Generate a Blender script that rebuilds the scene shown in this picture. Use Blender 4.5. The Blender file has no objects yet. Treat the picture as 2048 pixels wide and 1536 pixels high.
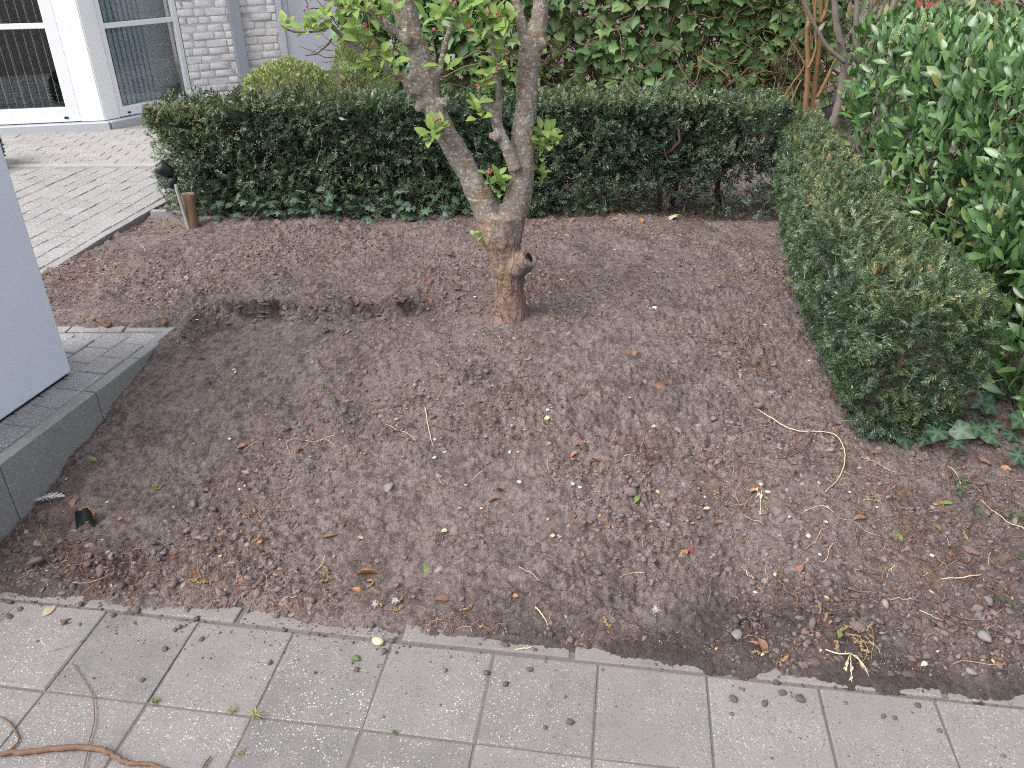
import bpy, bmesh, math, random
import numpy as np
from mathutils import Matrix, Vector, Euler
R_ = math.radians
rng = np.random.default_rng(7)
random.seed(7)
scene = bpy.context.scene
C = scene.collection

# ------------------------------------------------------------------ camera, sky, sun, exposure
CAM_H, PITCH, ROLL, FPX = 1.812, R_(29.22), R_(0.51), 1620.0
cam_data = bpy.data.cameras.new('camera')
cam_data.sensor_width = 36.0
cam_data.lens = 36.0 * FPX / 2048
cam_data.clip_end = 500
cam_data.clip_start = 0.05
cam = bpy.data.objects.new('camera', cam_data); C.objects.link(cam)
_c, _s = math.cos(PITCH), math.sin(PITCH)
_r, _f, _d = np.array([1, 0, 0.]), np.array([0, _c, -_s]), np.array([0, -_s, -_c])
_r2 = math.cos(ROLL) * _r + math.sin(ROLL) * _d
_d2 = -math.sin(ROLL) * _r + math.cos(ROLL) * _d
CAMR = np.array([_r2, _d2, _f])
cam.matrix_world = Matrix(((_r2[0], -_d2[0], -_f[0], 0), (_r2[1], -_d2[1], -_f[1], 0), (_r2[2], -_d2[2], -_f[2], CAM_H), (0, 0, 0, 1)))
scene.camera = cam

SUN_EL, SUN_AZ = 52.0, 235.0            # degrees; azimuth clockwise from +Y (the way the camera looks)
world = bpy.data.worlds.new('World'); scene.world = world; world.use_nodes = True
wn, wl = world.node_tree.nodes, world.node_tree.links
wn.clear()
sky = wn.new('ShaderNodeTexSky'); sky.sky_type = 'NISHITA'; sky.sun_disc = False
sky.sun_elevation = R_(SUN_EL); sky.sun_rotation = R_(SUN_AZ)
sky.air_density = 1.0; sky.dust_density = 3.0; sky.ozone_density = 1.0
hs = wn.new('ShaderNodeHueSaturation'); hs.inputs['Saturation'].default_value = 0.30   # thin overcast: the blue is washed out evenly
bg = wn.new('ShaderNodeBackground'); bg.inputs['Strength'].default_value = 0.15
wo = wn.new('ShaderNodeOutputWorld')
wl.new(sky.outputs[0], hs.inputs['Color']); wl.new(hs.outputs[0], bg.inputs[0]); wl.new(bg.outputs[0], wo.inputs[0])
sun_d = bpy.data.lights.new('sun', 'SUN'); sun_d.energy = 1.3; sun_d.angle = R_(42); sun_d.color = (1.0, 0.955, 0.90)
sun = bpy.data.objects.new('sun', sun_d); C.objects.link(sun)
sv = Vector((math.sin(R_(SUN_AZ)) * math.cos(R_(SUN_EL)), math.cos(R_(SUN_AZ)) * math.cos(R_(SUN_EL)), math.sin(R_(SUN_EL))))
sun.rotation_euler = sv.to_track_quat('Z', 'Y').to_euler()
sun.location = (0, 0, 8)
vs = scene.view_settings
vs.view_transform = 'Standard'; vs.look = 'None'; vs.gamma = 1.0; vs.use_curve_mapping = False
vs.exposure = 0.99
scene.cycles.filter_width = 1.05
scene.cycles.use_denoising = False

# ------------------------------------------------------------------ pixel helpers (photo is 2048 x 1536)
def ray(x, y):
    return CAMR.T @ np.array([(x - 1024) / FPX, (y - 768) / FPX, 1.0])
CAMP = np.array([0, 0, CAM_H])
def at_z(x, y, z):
    d = ray(x, y); return CAMP + d * (z - CAM_H) / d[2]
def at_y(x, y, Y):
    d = ray(x, y); return CAMP + d * Y / d[1]
def mpp(P):                                 # metres for one photo pixel at P
    return float((np.asarray(P) - CAMP) @ _f) / FPX

# ------------------------------------------------------------------ noise
def _hash(ix, iy, seed):
    h = (ix.astype(np.int64) * 374761393 + iy.astype(np.int64) * 668265263 + seed * 974634777) & 0xFFFFFFFF
    h = ((h ^ (h >> 13)) * 1274126177) & 0xFFFFFFFF
    return ((h ^ (h >> 16)) & 0xFFFF) / 65535.0
def vnoise(x, y, seed=0):
    x = np.asarray(x, float); y = np.asarray(y, float)
    ix, iy = np.floor(x), np.floor(y); fx, fy = x - ix, y - iy
    fx = fx * fx * (3 - 2 * fx); fy = fy * fy * (3 - 2 * fy)
    a, b = _hash(ix, iy, seed), _hash(ix + 1, iy, seed)
    c, d = _hash(ix, iy + 1, seed), _hash(ix + 1, iy + 1, seed)
    return (a * (1 - fx) + b * fx) * (1 - fy) + (c * (1 - fx) + d * fx) * fy - 0.5
def fbm(x, y, f, octv, seed=0, gain=0.5):
    v = 0; a = 1.0
    for o in range(octv):
        v = v + a * vnoise(x * f + 13.7 * o, y * f - 7.1 * o, seed + o * 17); f *= 2.07; a *= gain
    return v
def lumps(x, y, cell, seed):
    """rounded crumbs: height 0..1 and a random number for the crumb on top"""
    x = np.asarray(x, float) / cell; y = np.asarray(y, float) / cell
    ix, iy = np.floor(x), np.floor(y); best = np.zeros(np.shape(x)); rid = np.full(np.shape(x), .5)
    for dx in (-1, 0, 1):
        for dy in (-1, 0, 1):
            cx, cy = ix + dx, iy + dy; a = _hash(cx, cy, seed + 2) * 3.14; sz = .28 + .42 * _hash(cx, cy, seed + 3) ** 1.5
            ox, oy = x - cx - _hash(cx, cy, seed), y - cy - _hash(cx, cy, seed + 1)
            u = (ox * np.cos(a) + oy * np.sin(a)) / (sz * 1.25); v = (oy * np.cos(a) - ox * np.sin(a)) / (sz * .85)
            u, v = np.abs(u), np.abs(v); h = np.clip(1 - (u * u + v * v), 0, 1) ** .85 * sz * 1.7
            m = h > best; best = np.where(m, h, best); rid = np.where(m, _hash(cx, cy, seed + 4), rid)
    return best, rid
def sstep(a, b, x):
    t = np.clip((x - a) / (b - a), 0, 1); return t * t * (3 - 2 * t)

# ------------------------------------------------------------------ the lie of the land
YAW = R_(-8.448); T0 = np.array([-1.246, 1.832])      # tile grid: origin and turn
UX = np.array([math.cos(YAW), math.sin(YAW)]); UY = np.array([-math.sin(YAW), math.cos(YAW)])
def edge_e(x, y):                                     # metres beyond the paving edge, into the bed
    return (x - T0[0]) * UY[0] + (y - T0[1]) * UY[1]
ZP = 0.27                                             # top of the raised step
ZT = 0.25                                             # rear terrace
def terrace_x(y):
    return np.interp(y, [3.3, 4.01, 4.61, 5.09, 5.45, 8.2], [-2.50, -2.455, -2.405, -2.335, -2.275, -1.75])
def kerb_x(y):                                        # outer face of the step's kerb
    return np.interp(y, [1.4, 2.23, 3.30], [-1.852, -1.712, -1.480])
def in_step(x, y):
    return (x < kerb_x(y)) & (y < 3.325)
HOLES = [(580, 620, .09, .045, .085), (865, 606, .15, .06, .055), (430, 672, .12, .055, .05), (720, 618, .10, .04, .03), (395, 690, .06, .04, .04), (100, 1130, .16, .12, .02), (1255, 690, .08, .06, .025), (1545, 720, .14, .09, .02)]
_hp = [(at_z(x, y, .23), a, b, d) for x, y, a, b, d in HOLES]
def H0(x, y):
    e = edge_e(x, y)
    sc = 0.25 - 0.05 * sstep(0.3, 1.6, x)
    z = sc * sstep(0.02, 1.55, e) - 0.045 * sstep(1.9, 3.0, e)
    z = z + 0.02 * sstep(2.6, 3.2, y) * (1 - sstep(3.4, 4.0, y)) * (1 - sstep(-0.8, 0.2, x))
    z = z + 0.30 * sstep(6.2, 9.5, y)
    rx, ry = x - 0.0, y - 3.48
    z = z + 0.022 * np.exp(-(rx * rx + ry * ry) / .05)
    en = e + .07 * fbm(x, y, 5.0, 3, 201) + .02 * vnoise(x * 22, y * 22, 203) + .008 + .022 * sstep(.2, 1.4, x)
    z = z - 0.05 * (1 - sstep(-.03, .055, en)) + 0.011 * sstep(0.03, .09, en)
    return z
def H(x, y):
    x = np.asarray(x, float); y = np.asarray(y, float)
    z = H0(x, y)
    e = edge_e(x, y)
    m = sstep(0.03, .25, e)
    z = z + m * (0.035 * fbm(x, y, 2.2, 2, 3) + 0.022 * fbm(x, y, 8.0, 2, 5)) + (0.25 + .75 * m) * 0.012 * fbm(x, y, 26, 2, 9)
    rough = 0.45 + 1.5 * (fbm(x, y, 1.9, 3, 31) + 0.25)
    rough = np.clip(rough, .2, 1.5) * (1.25 - .5 * sstep(2.6, 4.5, y))
    c = fbm(x, y, 38, 2, 21, .55)
    z = z + (0.3 + .7 * m) * rough * 0.013 * (np.abs(c) * 1.5 - .2)
    wx, wy = x + .006 * vnoise(x * 90, y * 90, 61), y + .006 * vnoise(x * 90, y * 90, 63)
    z = z + (.35 + .65 * m) * np.clip(rough, .3, 1.2) * (.0115 * lumps(wx, wy, .030, 301)[0] * sstep(-.12, .22, fbm(x, y, 3.0, 3, 33)) + .0078 * lumps(wx, wy, .0165, 311)[0])
    z = z + 0.012 * vnoise(x * 14 + 3, y * 14, 77) * np.exp(-((e - .09) / .05) ** 2)
    # the dug ridge left of the tree, with its hollows
    ridge = np.exp(-((y - (3.47 + .10 * (x + .9) + .16 * fbm(x, y * .3, 3.5, 2, 57))) / .085) ** 2) * sstep(-1.5, -1.3, x) * (1 - sstep(-.45, -.2, x))
    z = z + ridge * (0.025 + 0.085 * fbm(x, y, 16, 4, 55, .65))
    for P, a, b, d in _hp:
        z = z - d * np.exp(-(((x - P[0]) / a) ** 2 + ((y - P[1]) / b) ** 2) ** 2)
    # tuck under the paved parts
    z = np.where(in_step(x + .03, y + .03), -0.10, z)
    z = np.where((x < terrace_x(y)) & (y > 3.7) & (y < 8.3), np.minimum(z, 0.10), z)
    return z
def ground_at(px, py, z0=.15):
    z = z0
    for _ in range(12):
        P = at_z(px, py, z); z = .5 * z + .5 * float(H(P[0], P[1]))
    return np.array([P[0], P[1], float(H(P[0], P[1]))])

# ------------------------------------------------------------------ object helpers
def tag(o, label=None, cat=None, group=None, kind=None):
    if label: o['label'] = label
    if cat: o['category'] = cat
    if group: o['group'] = group
    if kind: o['kind'] = kind
    return o
def thing(name, loc, label, cat, group=None, kind=None):
    o = bpy.data.objects.new(name, None); C.objects.link(o); o.location = loc; o.empty_display_size = .05
    return tag(o, label, cat, group, kind)
def link(name, me, parent=None, mw=None):
    o = bpy.data.objects.new(name, me); C.objects.link(o)
    if parent is not None:
        o.parent = parent
        pl = parent.get('_pl')
        if parent.parent is not None or parent.type == 'MESH':
            o.matrix_parent_inverse = parent_world(parent).inverted()
        else:
            o.matrix_parent_inverse = Matrix.Translation(parent.location).inverted()
    if mw is not None:
        o.matrix_basis = mw
    return o
_pw = {}
def parent_world(p):
    if p.parent is None:
        return p.matrix_basis.copy()
    return parent_world(p.parent) @ p.matrix_parent_inverse @ p.matrix_basis
def new_mesh(name, V, F, mat=None, smooth=False, tint=None, attrs=None):
    """V (n,3); F list/array of (m,k) polygon index arrays or one array"""
    me = bpy.data.meshes.new(name)
    V = np.asarray(V, np.float32)
    Fs = F if isinstance(F, list) else [F]
    Fs = [np.asarray(f, np.int32) for f in Fs if len(f)]
    me.vertices.add(len(V)); me.vertices.foreach_set('co', V.ravel())
    nl = sum(f.size for f in Fs); npol = sum(len(f) for f in Fs)
    me.loops.add(nl); me.polygons.add(npol)
    me.loops.foreach_set('vertex_index', np.concatenate([f.ravel() for f in Fs]))
    tot = np.concatenate([np.full(len(f), f.shape[1], np.int32) for f in Fs])
    st = np.concatenate([[0], np.cumsum(tot)[:-1]]).astype(np.int32)
    me.polygons.foreach_set('loop_start', st)
    me.polygons.foreach_set('loop_total', tot)
    if smooth: me.polygons.foreach_set('use_smooth', np.ones(npol, bool))
    if tint is not None:
        a = me.attributes.new('tint', 'FLOAT', 'POINT'); a.data.foreach_set('value', np.asarray(tint, np.float32))
    for k, v in (attrs or {}).items():
        a = me.attributes.new(k, 'FLOAT', 'POINT'); a.data.foreach_set('value', np.asarray(v, np.float32))
    me.update(calc_edges=True); me.validate()
    if mat: me.materials.append(mat)
    return me
def unit(v):
    v = np.asarray(v, float); n = np.linalg.norm(v, axis=-1, keepdims=True); return v / np.maximum(n, 1e-9)
def basis(fwd, up):
    """(N,3,3) matrices whose columns are x, forward(y), normal(z)"""
    y = unit(fwd); x = unit(np.cross(y, up)); z = np.cross(x, y)
    return np.stack([x, y, z], -1)
def scatter(templates, choice, pos, mats, scl, tints):
    """join transformed copies of the templates [(V,[F..])] -> V, Fs, tint"""
    Vs, F3, F4, T, off = [], [], [], [], 0
    for k, (tv, tf) in enumerate(templates):
        idx = np.where(choice == k)[0]
        if not len(idx): continue
        s = scl[idx]; s = s[:, None] if s.ndim == 1 else s
        P = np.einsum('nij,nvj->nvi', mats[idx], tv[None] * s[:, None, :] if s.shape[1] == 3 else tv[None] * s[:, None]) + pos[idx][:, None]
        n, v = len(idx), len(tv)
        Vs.append(P.reshape(-1, 3)); T.append(np.repeat(tints[idx], v))
        o = off + np.arange(n)[:, None, None] * v
        for f in tf:
            f = np.asarray(f)
            (F3 if f.shape[1] == 3 else F4).append((f[None] + o).reshape(-1, f.shape[1]))
        off += n * v
    F = []
    if F3: F.append(np.concatenate(F3))
    if F4: F.append(np.concatenate(F4))
    return np.concatenate(Vs), F, np.concatenate(T)
def tubes(P, rad, sides=5, tint=None, cap=True):
    """P (N,K,3), rad (N,K) -> V, F, tint"""
    P = np.asarray(P, float); N, K = P.shape[:2]
    t = unit(np.gradient(P, axis=1))
    ref = np.where(np.abs(t[:, :1, 2:]) > .8, np.array([1., .2, 0]), np.array([0.1, 0, 1.]))
    x = unit(np.cross(t, np.broadcast_to(ref, t.shape))); y = np.cross(t, x)
    a = np.arange(sides) * 2 * np.pi / sides
    V = P[:, :, None] + rad[:, :, None, None] * (x[:, :, None] * np.cos(a)[None, None, :, None] + y[:, :, None] * np.sin(a)[None, None, :, None])
    i = np.arange(K - 1)[:, None] * sides; j = np.arange(sides)[None]; j2 = (j + 1) % sides
    q = np.stack([i + j, i + j2, i + sides + j2, i + sides + j], -1).reshape(-1, 4)
    F = (q[None] + np.arange(N)[:, None, None] * K * sides).reshape(-1, 4)
    Fs = [F]
    if cap and sides >= 4:
        c = np.stack([np.arange(sides)[::-1], (K - 1) * sides + np.arange(sides)])
        Fs.append((c[None] + np.arange(N)[:, None, None] * K * sides).reshape(-1, sides))
    T = None if tint is None else np.repeat(tint, K * sides)
    return V.reshape(-1, 3), Fs, T
def spline(pts, n):
    pts = np.asarray(pts, float); k = len(pts)
    p = np.vstack([2 * pts[0] - pts[1], pts, 2 * pts[-1] - pts[-2]])
    u = np.linspace(0, k - 1, n); i = np.minimum(u.astype(int), k - 2); t = (u - i)[:, None]
    a, b, c, d = p[i], p[i + 1], p[i + 2], p[i + 3]
    return .5 * ((2 * b) + (c - a) * t + (2 * a - 5 * b + 4 * c - d) * t ** 2 + (3 * b - a - 3 * c + d) * t ** 3)
def one_tube(name, pts, rad, mat, parent=None, sides=8, n=None, smooth=True, wob=0):
    pts = np.asarray(pts, float); n = n or max(4, len(pts) * 3)
    q = spline(np.column_stack([pts, rad]), n)
    r = np.maximum(q[:, 3], 5e-4)
    if wob: q[:, :3] += rng.normal(0, wob, (n, 3)); r = r * (1 + rng.normal(0, .08, n))
    org = q[0, :3].copy() if parent is None else np.zeros(3)
    V, F, _ = tubes((q[:, :3] - org)[None], r[None], sides)
    o = link(name, new_mesh(name, V, F, mat, smooth), parent)
    if parent is None: o.location = org
    return o
def bm_box(lx, ly, lz, bev=0, seg=1, jit=0):
    bm = bmesh.new(); bmesh.ops.create_cube(bm, size=1)
    for v in bm.verts: v.co = Vector((v.co.x * lx, v.co.y * ly, v.co.z * lz))
    if bev: bmesh.ops.bevel(bm, geom=bm.edges[:], offset=bev, segments=seg, profile=.6, affect='EDGES')
    if jit:
        for v in bm.verts: v.co += Vector(rng.normal(0, jit, 3))
    return bm
def box_mesh(name, lx, ly, lz, mat, bev=0, seg=1, jit=0, smooth=False):
    bm = bm_box(lx, ly, lz, bev, seg, jit); me = bpy.data.meshes.new(name); bm.to_mesh(me); bm.free()
    if mat: me.materials.append(mat)
    if smooth: me.polygons.foreach_set('use_smooth', np.ones(len(me.polygons), bool))
    return me
def prism_mesh(name, poly, z0, z1, mat, bev=0):
    bm = bmesh.new(); vs = [bm.verts.new((p[0], p[1], z0)) for p in poly]; f = bm.faces.new(vs)
    bm.normal_update()
    if f.normal.z > 0: f.normal_flip()
    r = bmesh.ops.extrude_face_region(bm, geom=[f])
    for v in r['geom']:
        if isinstance(v, bmesh.types.BMVert): v.co.z = z1
    bmesh.ops.recalc_face_normals(bm, faces=bm.faces)
    if bev: bmesh.ops.bevel(bm, geom=bm.edges[:], offset=bev, segments=2, profile=.6, affect='EDGES')
    me = bpy.data.meshes.new(name); bm.to_mesh(me); bm.free()
    if mat: me.materials.append(mat)
    return me
def mat4(m3, loc, s=1.0):
    M = np.eye(4); M[:3, :3] = np.asarray(m3) * s; M[:3, 3] = loc; return Matrix(M.tolist())

# ------------------------------------------------------------------ materials
class NT:
    def __init__(self, name):
        self.m = bpy.data.materials.new(name); self.m.use_nodes = True
        self.n, self.l = self.m.node_tree.nodes, self.m.node_tree.links
        self.n.clear(); self.out = self.n.new('ShaderNodeOutputMaterial')
    def node(self, t, **kw):
        n = self.n.new(t)
        for k, v in kw.items(): setattr(n, k, v)
        return n
    def put(self, sock, v):
        if isinstance(v, bpy.types.NodeSocket): self.l.new(v, sock)
        elif isinstance(v, (tuple, list)) and len(v) == 3 and sock.type == 'RGBA': sock.default_value = (*v, 1)
        else: sock.default_value = v
    def pos(self):
        return self.node('ShaderNodeNewGeometry').outputs['Position']
    def noise(self, scale, detail=4, rough=.55, vec=None, dist=0):
        n = self.node('ShaderNodeTexNoise'); n.inputs['Scale'].default_value = scale
        n.inputs['Detail'].default_value = detail; n.inputs['Roughness'].default_value = rough; n.inputs['Distortion'].default_value = dist
        self.l.new(vec or self.pos(), n.inputs['Vector']); return n.outputs['Fac']
    def voro(self, scale, feature='F1', out='Distance', vec=None, rnd=1.0):
        n = self.node('ShaderNodeTexVoronoi', feature=feature); n.inputs['Scale'].default_value = scale
        n.inputs['Randomness'].default_value = rnd
        self.l.new(vec or self.pos(), n.inputs['Vector']); return n.outputs[out]
    def ramp(self, fac, stops, interp='LINEAR'):
        n = self.node('ShaderNodeValToRGB'); r = n.color_ramp; r.interpolation = interp
        while len(r.elements) < len(stops): r.elements.new(.5)
        for e, (p, c) in zip(r.elements, stops):
            e.position = p; e.color = (*c, 1) if isinstance(c, tuple) else (c, c, c, 1)
        self.l.new(fac, n.inputs[0]); return n.outputs[0]
    def mix(self, fac, a, b, mode='MIX'):
        n = self.node('ShaderNodeMix', data_type='RGBA', blend_type=mode)
        self.put(n.inputs[0], fac); self.put(n.inputs[6], a); self.put(n.inputs[7], b); return n.outputs[2]
    def math(self, op, a, b=0.0, c=None):
        n = self.node('ShaderNodeMath', operation=op); self.put(n.inputs[0], a); self.put(n.inputs[1], b)
        if c is not None: self.put(n.inputs[2], c)
        return n.outputs[0]
    def sep(self, v):
        n = self.node('ShaderNodeSeparateXYZ'); self.l.new(v, n.inputs[0]); return n.outputs
    def attr(self, name):
        n = self.node('ShaderNodeAttribute'); n.attribute_name = name; return n.outputs['Fac']
    def objrand(self):
        return self.node('ShaderNodeObjectInfo').outputs['Random']
    def bump(self, h, strength=.5, dist=.002, normal=None):
        n = self.node('ShaderNodeBump'); n.inputs['Strength'].default_value = strength; n.inputs['Distance'].default_value = dist
        self.l.new(h, n.inputs['Height'])
        if normal: self.l.new(normal, n.inputs['Normal'])
        return n.outputs[0]
    def done(self, col, rough=.8, normal=None, spec=.3, metal=0, transl=0, tcol=None, sheen=0):
        b = self.node('ShaderNodeBsdfPrincipled')
        self.put(b.inputs['Base Color'], col); self.put(b.inputs['Roughness'], rough)
        self.put(b.inputs['Specular IOR Level'], spec); self.put(b.inputs['Metallic'], metal)
        if normal: self.l.new(normal, b.inputs['Normal'])
        s = b.outputs[0]
        if transl:
            t = self.node('ShaderNodeBsdfTranslucent'); self.put(t.inputs[0], tcol if tcol is not None else col)
            m = self.node('ShaderNodeMixShader'); m.inputs[0].default_value = transl
            self.l.new(s, m.inputs[1]); self.l.new(t.outputs[0], m.inputs[2]); s = m.outputs[0]
        self.l.new(s, self.out.inputs[0]); return self.m

def m_soil():
    t = NT('soil'); p = t.pos()
    n1 = t.noise(5, 5, .6, p); n2 = t.noise(75, 6, .72, p); n3 = t.noise(330, 3, .6, p)
    c = t.ramp(n2, [(.32, (.080, .060, .053)), (.48, (.198, .155, .140)), (.68, (.365, .300, .275))])
    c = t.mix(t.ramp(n1, [(.38, 0.), (.66, .6)]), c, (.285, .232, .213))
    sp = t.ramp(t.voro(260, 'F1', 'Color', p), [(.0, 0.), (.9, 0.), (.96, 1.)])
    c = t.mix(t.math('MULTIPLY', sp, .28), c, (.45, .35, .30))
    c = t.mix(t.ramp(t.attr('lump'), [(.25, .55), (.5, 0.)]), c, (.085, .066, .060)); c = t.mix(t.ramp(t.attr('lump'), [(.55, 0.), (.8, .5)]), c, (.36, .305, .29))
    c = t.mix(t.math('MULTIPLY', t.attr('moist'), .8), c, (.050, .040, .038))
    h = t.math('ADD', t.math('MULTIPLY', n2, .6), n3)
    h = t.math('ADD', h, t.math('MULTIPLY', t.voro(150, 'SMOOTH_F1', 'Distance', p), -.8))
    return t.done(c, .95, t.bump(h, 1.0, .009), .12)
def m_crumb():
    t = NT('soil_crumb'); p = t.pos(); v = t.attr('tint')
    c = t.ramp(v, [(0, (.042, .032, .029)), (.35, (.125, .098, .090)), (.7, (.225, .185, .173)), (.93, (.36, .308, .29)), (1, (.42, .31, .25))])
    n = t.noise(420, 3, .6, p)
    c = t.mix(.42, c, t.ramp(n, [(.3, (.07, .055, .05)), (.7, (.33, .275, .26))]))
    return t.done(c, .95, t.bump(n, .8, .002), .12)
def m_debris():
    t = NT('plant_debris'); v = t.attr('tint')
    c = t.ramp(v, [(0, (.05, .032, .026)), (.35, (.16, .085, .058)), (.6, (.27, .14, .085)), (.8, (.40, .24, .14)), (.93, (.52, .40, .27)), (1, (.68, .58, .43))])
    return t.done(c, .85, None, .2)
def m_tile():
    t = NT('washed_concrete'); p = t.pos(); r = t.objrand()
    base = t.mix(r, (.165, .155, .148), (.255, .238, .226))
    n = t.noise(7, 4, .6, p); base = t.mix(t.ramp(n, [(.35, 0.), (.75, .45)]), base, (.345, .305, .288))
    ng = t.noise(900, 2, .5, p); base = t.mix(t.ramp(ng, [(.35, 0.), (.65, .5)]), base, (.14, .135, .135))
    d1 = t.voro(150, 'F1', 'Distance', p); c1 = t.voro(150, 'F1', 'Color', p)
    chip = t.math('MULTIPLY', t.math('GREATER_THAN', t.sep(c1)[0], .74), t.ramp(d1, [(.28, 1.), (.42, 0.)]))
    d2 = t.voro(330, 'F1', 'Distance', p); c2 = t.voro(330, 'F1', 'Color', p)
    chip2 = t.math('MULTIPLY', t.math('GREATER_THAN', t.sep(c2)[1], .72), t.ramp(d2, [(.28, 1.), (.45, 0.)]))
    ch = t.math('MAXIMUM', chip, chip2)
    wear = t.ramp(t.noise(4.5, 4, .6, p), [(.38, .12), (.62, .95)])
    c = t.mix(t.math('MULTIPLY', ch, wear), base, t.mix(t.sep(c1)[2], (.40, .385, .37), (.66, .64, .62)))
    dk = t.math('MULTIPLY', t.math('GREATER_THAN', t.sep(c1)[1], .82), t.ramp(d1, [(.25, .7), (.4, 0.)]))
    c = t.mix(dk, c, (.09, .088, .09))
    lich = t.math('MULTIPLY', t.ramp(t.noise(11, 3, .5, p), [(.68, 0.), (.78, 1.)]), .3)
    c = t.mix(lich, c, (.36, .33, .22))
    # trodden earth near the bed
    g = t.node('ShaderNodeVectorMath', operation='DOT_PRODUCT'); t.l.new(p, g.inputs[0]); g.inputs[1].default_value = (UY[0], UY[1], 0)
    e = t.math('SUBTRACT', g.outputs['Value'], float(T0 @ UY))
    dirt = t.math('ADD', t.math('MULTIPLY_ADD', e, 2.4, .62), t.math('MULTIPLY', t.math('SUBTRACT', t.noise(9, 5, .65, p), .5), 1.9))
    dirt = t.ramp(dirt, [(.40, 0.), (.95, .85)])
    c = t.mix(dirt, c, (.235, .212, .202))
    st = t.ramp(t.noise(17, 6, .7, p), [(.56, 0.), (.70, .5)]); c = t.mix(st, c, (.17, .145, .135))
    h = t.math('ADD', t.math('MULTIPLY', ch, .6), ng)
    return t.done(c, .85, t.bump(h, .6, .0015), .25)
def m_paver(name, a, b, seedscale=1.0):
    t = NT(name); p = t.pos(); r = t.objrand()
    c = t.mix(r, a, b)
    ng = t.noise(500, 3, .6, p); c = t.mix(t.ramp(ng, [(.3, 0.), (.7, .55)]), c, (.16, .155, .15))
    n = t.noise(4, 4, .6, p); c = t.mix(t.ramp(n, [(.4, 0.), (.75, .4)]), c, tuple(x * .72 for x in a))
    sp = t.math('MULTIPLY', t.math('GREATER_THAN', t.sep(t.voro(260, 'F1', 'Color', p))[0], .8), .5)
    c = t.mix(sp, c, (.62, .60, .58))
    return t.done(c, .88, t.bump(ng, .6, .0015), .25)
def m_kerb():
    t = NT('kerb_concrete'); p = t.pos()
    ng = t.noise(520, 3, .6, p); n = t.noise(6, 4, .6, p)
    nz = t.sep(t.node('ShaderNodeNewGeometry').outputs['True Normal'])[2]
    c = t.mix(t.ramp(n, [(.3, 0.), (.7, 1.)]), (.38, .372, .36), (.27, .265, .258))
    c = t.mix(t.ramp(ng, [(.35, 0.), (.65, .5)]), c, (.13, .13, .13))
    c = t.mix(t.ramp(nz, [(.3, .72), (.7, 0.)]), c, (.235, .235, .24))          # upright sides mixed towards a darker grey
    sp = t.math('MULTIPLY', t.math('GREATER_THAN', t.sep(t.voro(240, 'F1', 'Color', p))[0], .84), .42)
    c = t.mix(sp, c, (.5, .5, .49))
    return t.done(c, .9, t.bump(ng, .6, .0015), .2)
def m_leaf(name, stops, rand='obj', rough=.35, spec=.45, transl=.25, vein=None, tc=None, bumpy=0):
    t = NT(name); v = t.objrand() if rand == 'obj' else t.attr('tint')
    c = t.ramp(v, stops)
    nn = t.noise(60, 3, .6); c = t.mix(t.ramp(nn, [(.35, 0.), (.75, .35)]), c, tuple(x * .55 for x in stops[len(stops) // 2][1]))
    if vein:
        c = t.mix(t.math('MULTIPLY', t.attr('vein'), vein[1]), c, vein[0])
    tcol = t.mix(.5, c, tc or (.12, .2, .02))
    nrm = t.bump(nn, bumpy, .003) if bumpy else None
    return t.done(c, rough, nrm, spec, 0, transl, tcol)
def m_plain(name, col, rough=.6, spec=.4, metal=0, grain=0, gs=40, bump=0, bs=300):
    t = NT(name); c = col
    if grain:
        n = t.noise(gs, 4, .6); c = t.mix(t.ramp(n, [(.3, 0.), (.75, grain)]), col, tuple(x * .6 for x in col))
    nrm = t.bump(t.noise(bs, 3, .6), bump, .0015) if bump else None
    return t.done(c, rough, nrm, spec, metal)
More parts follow.
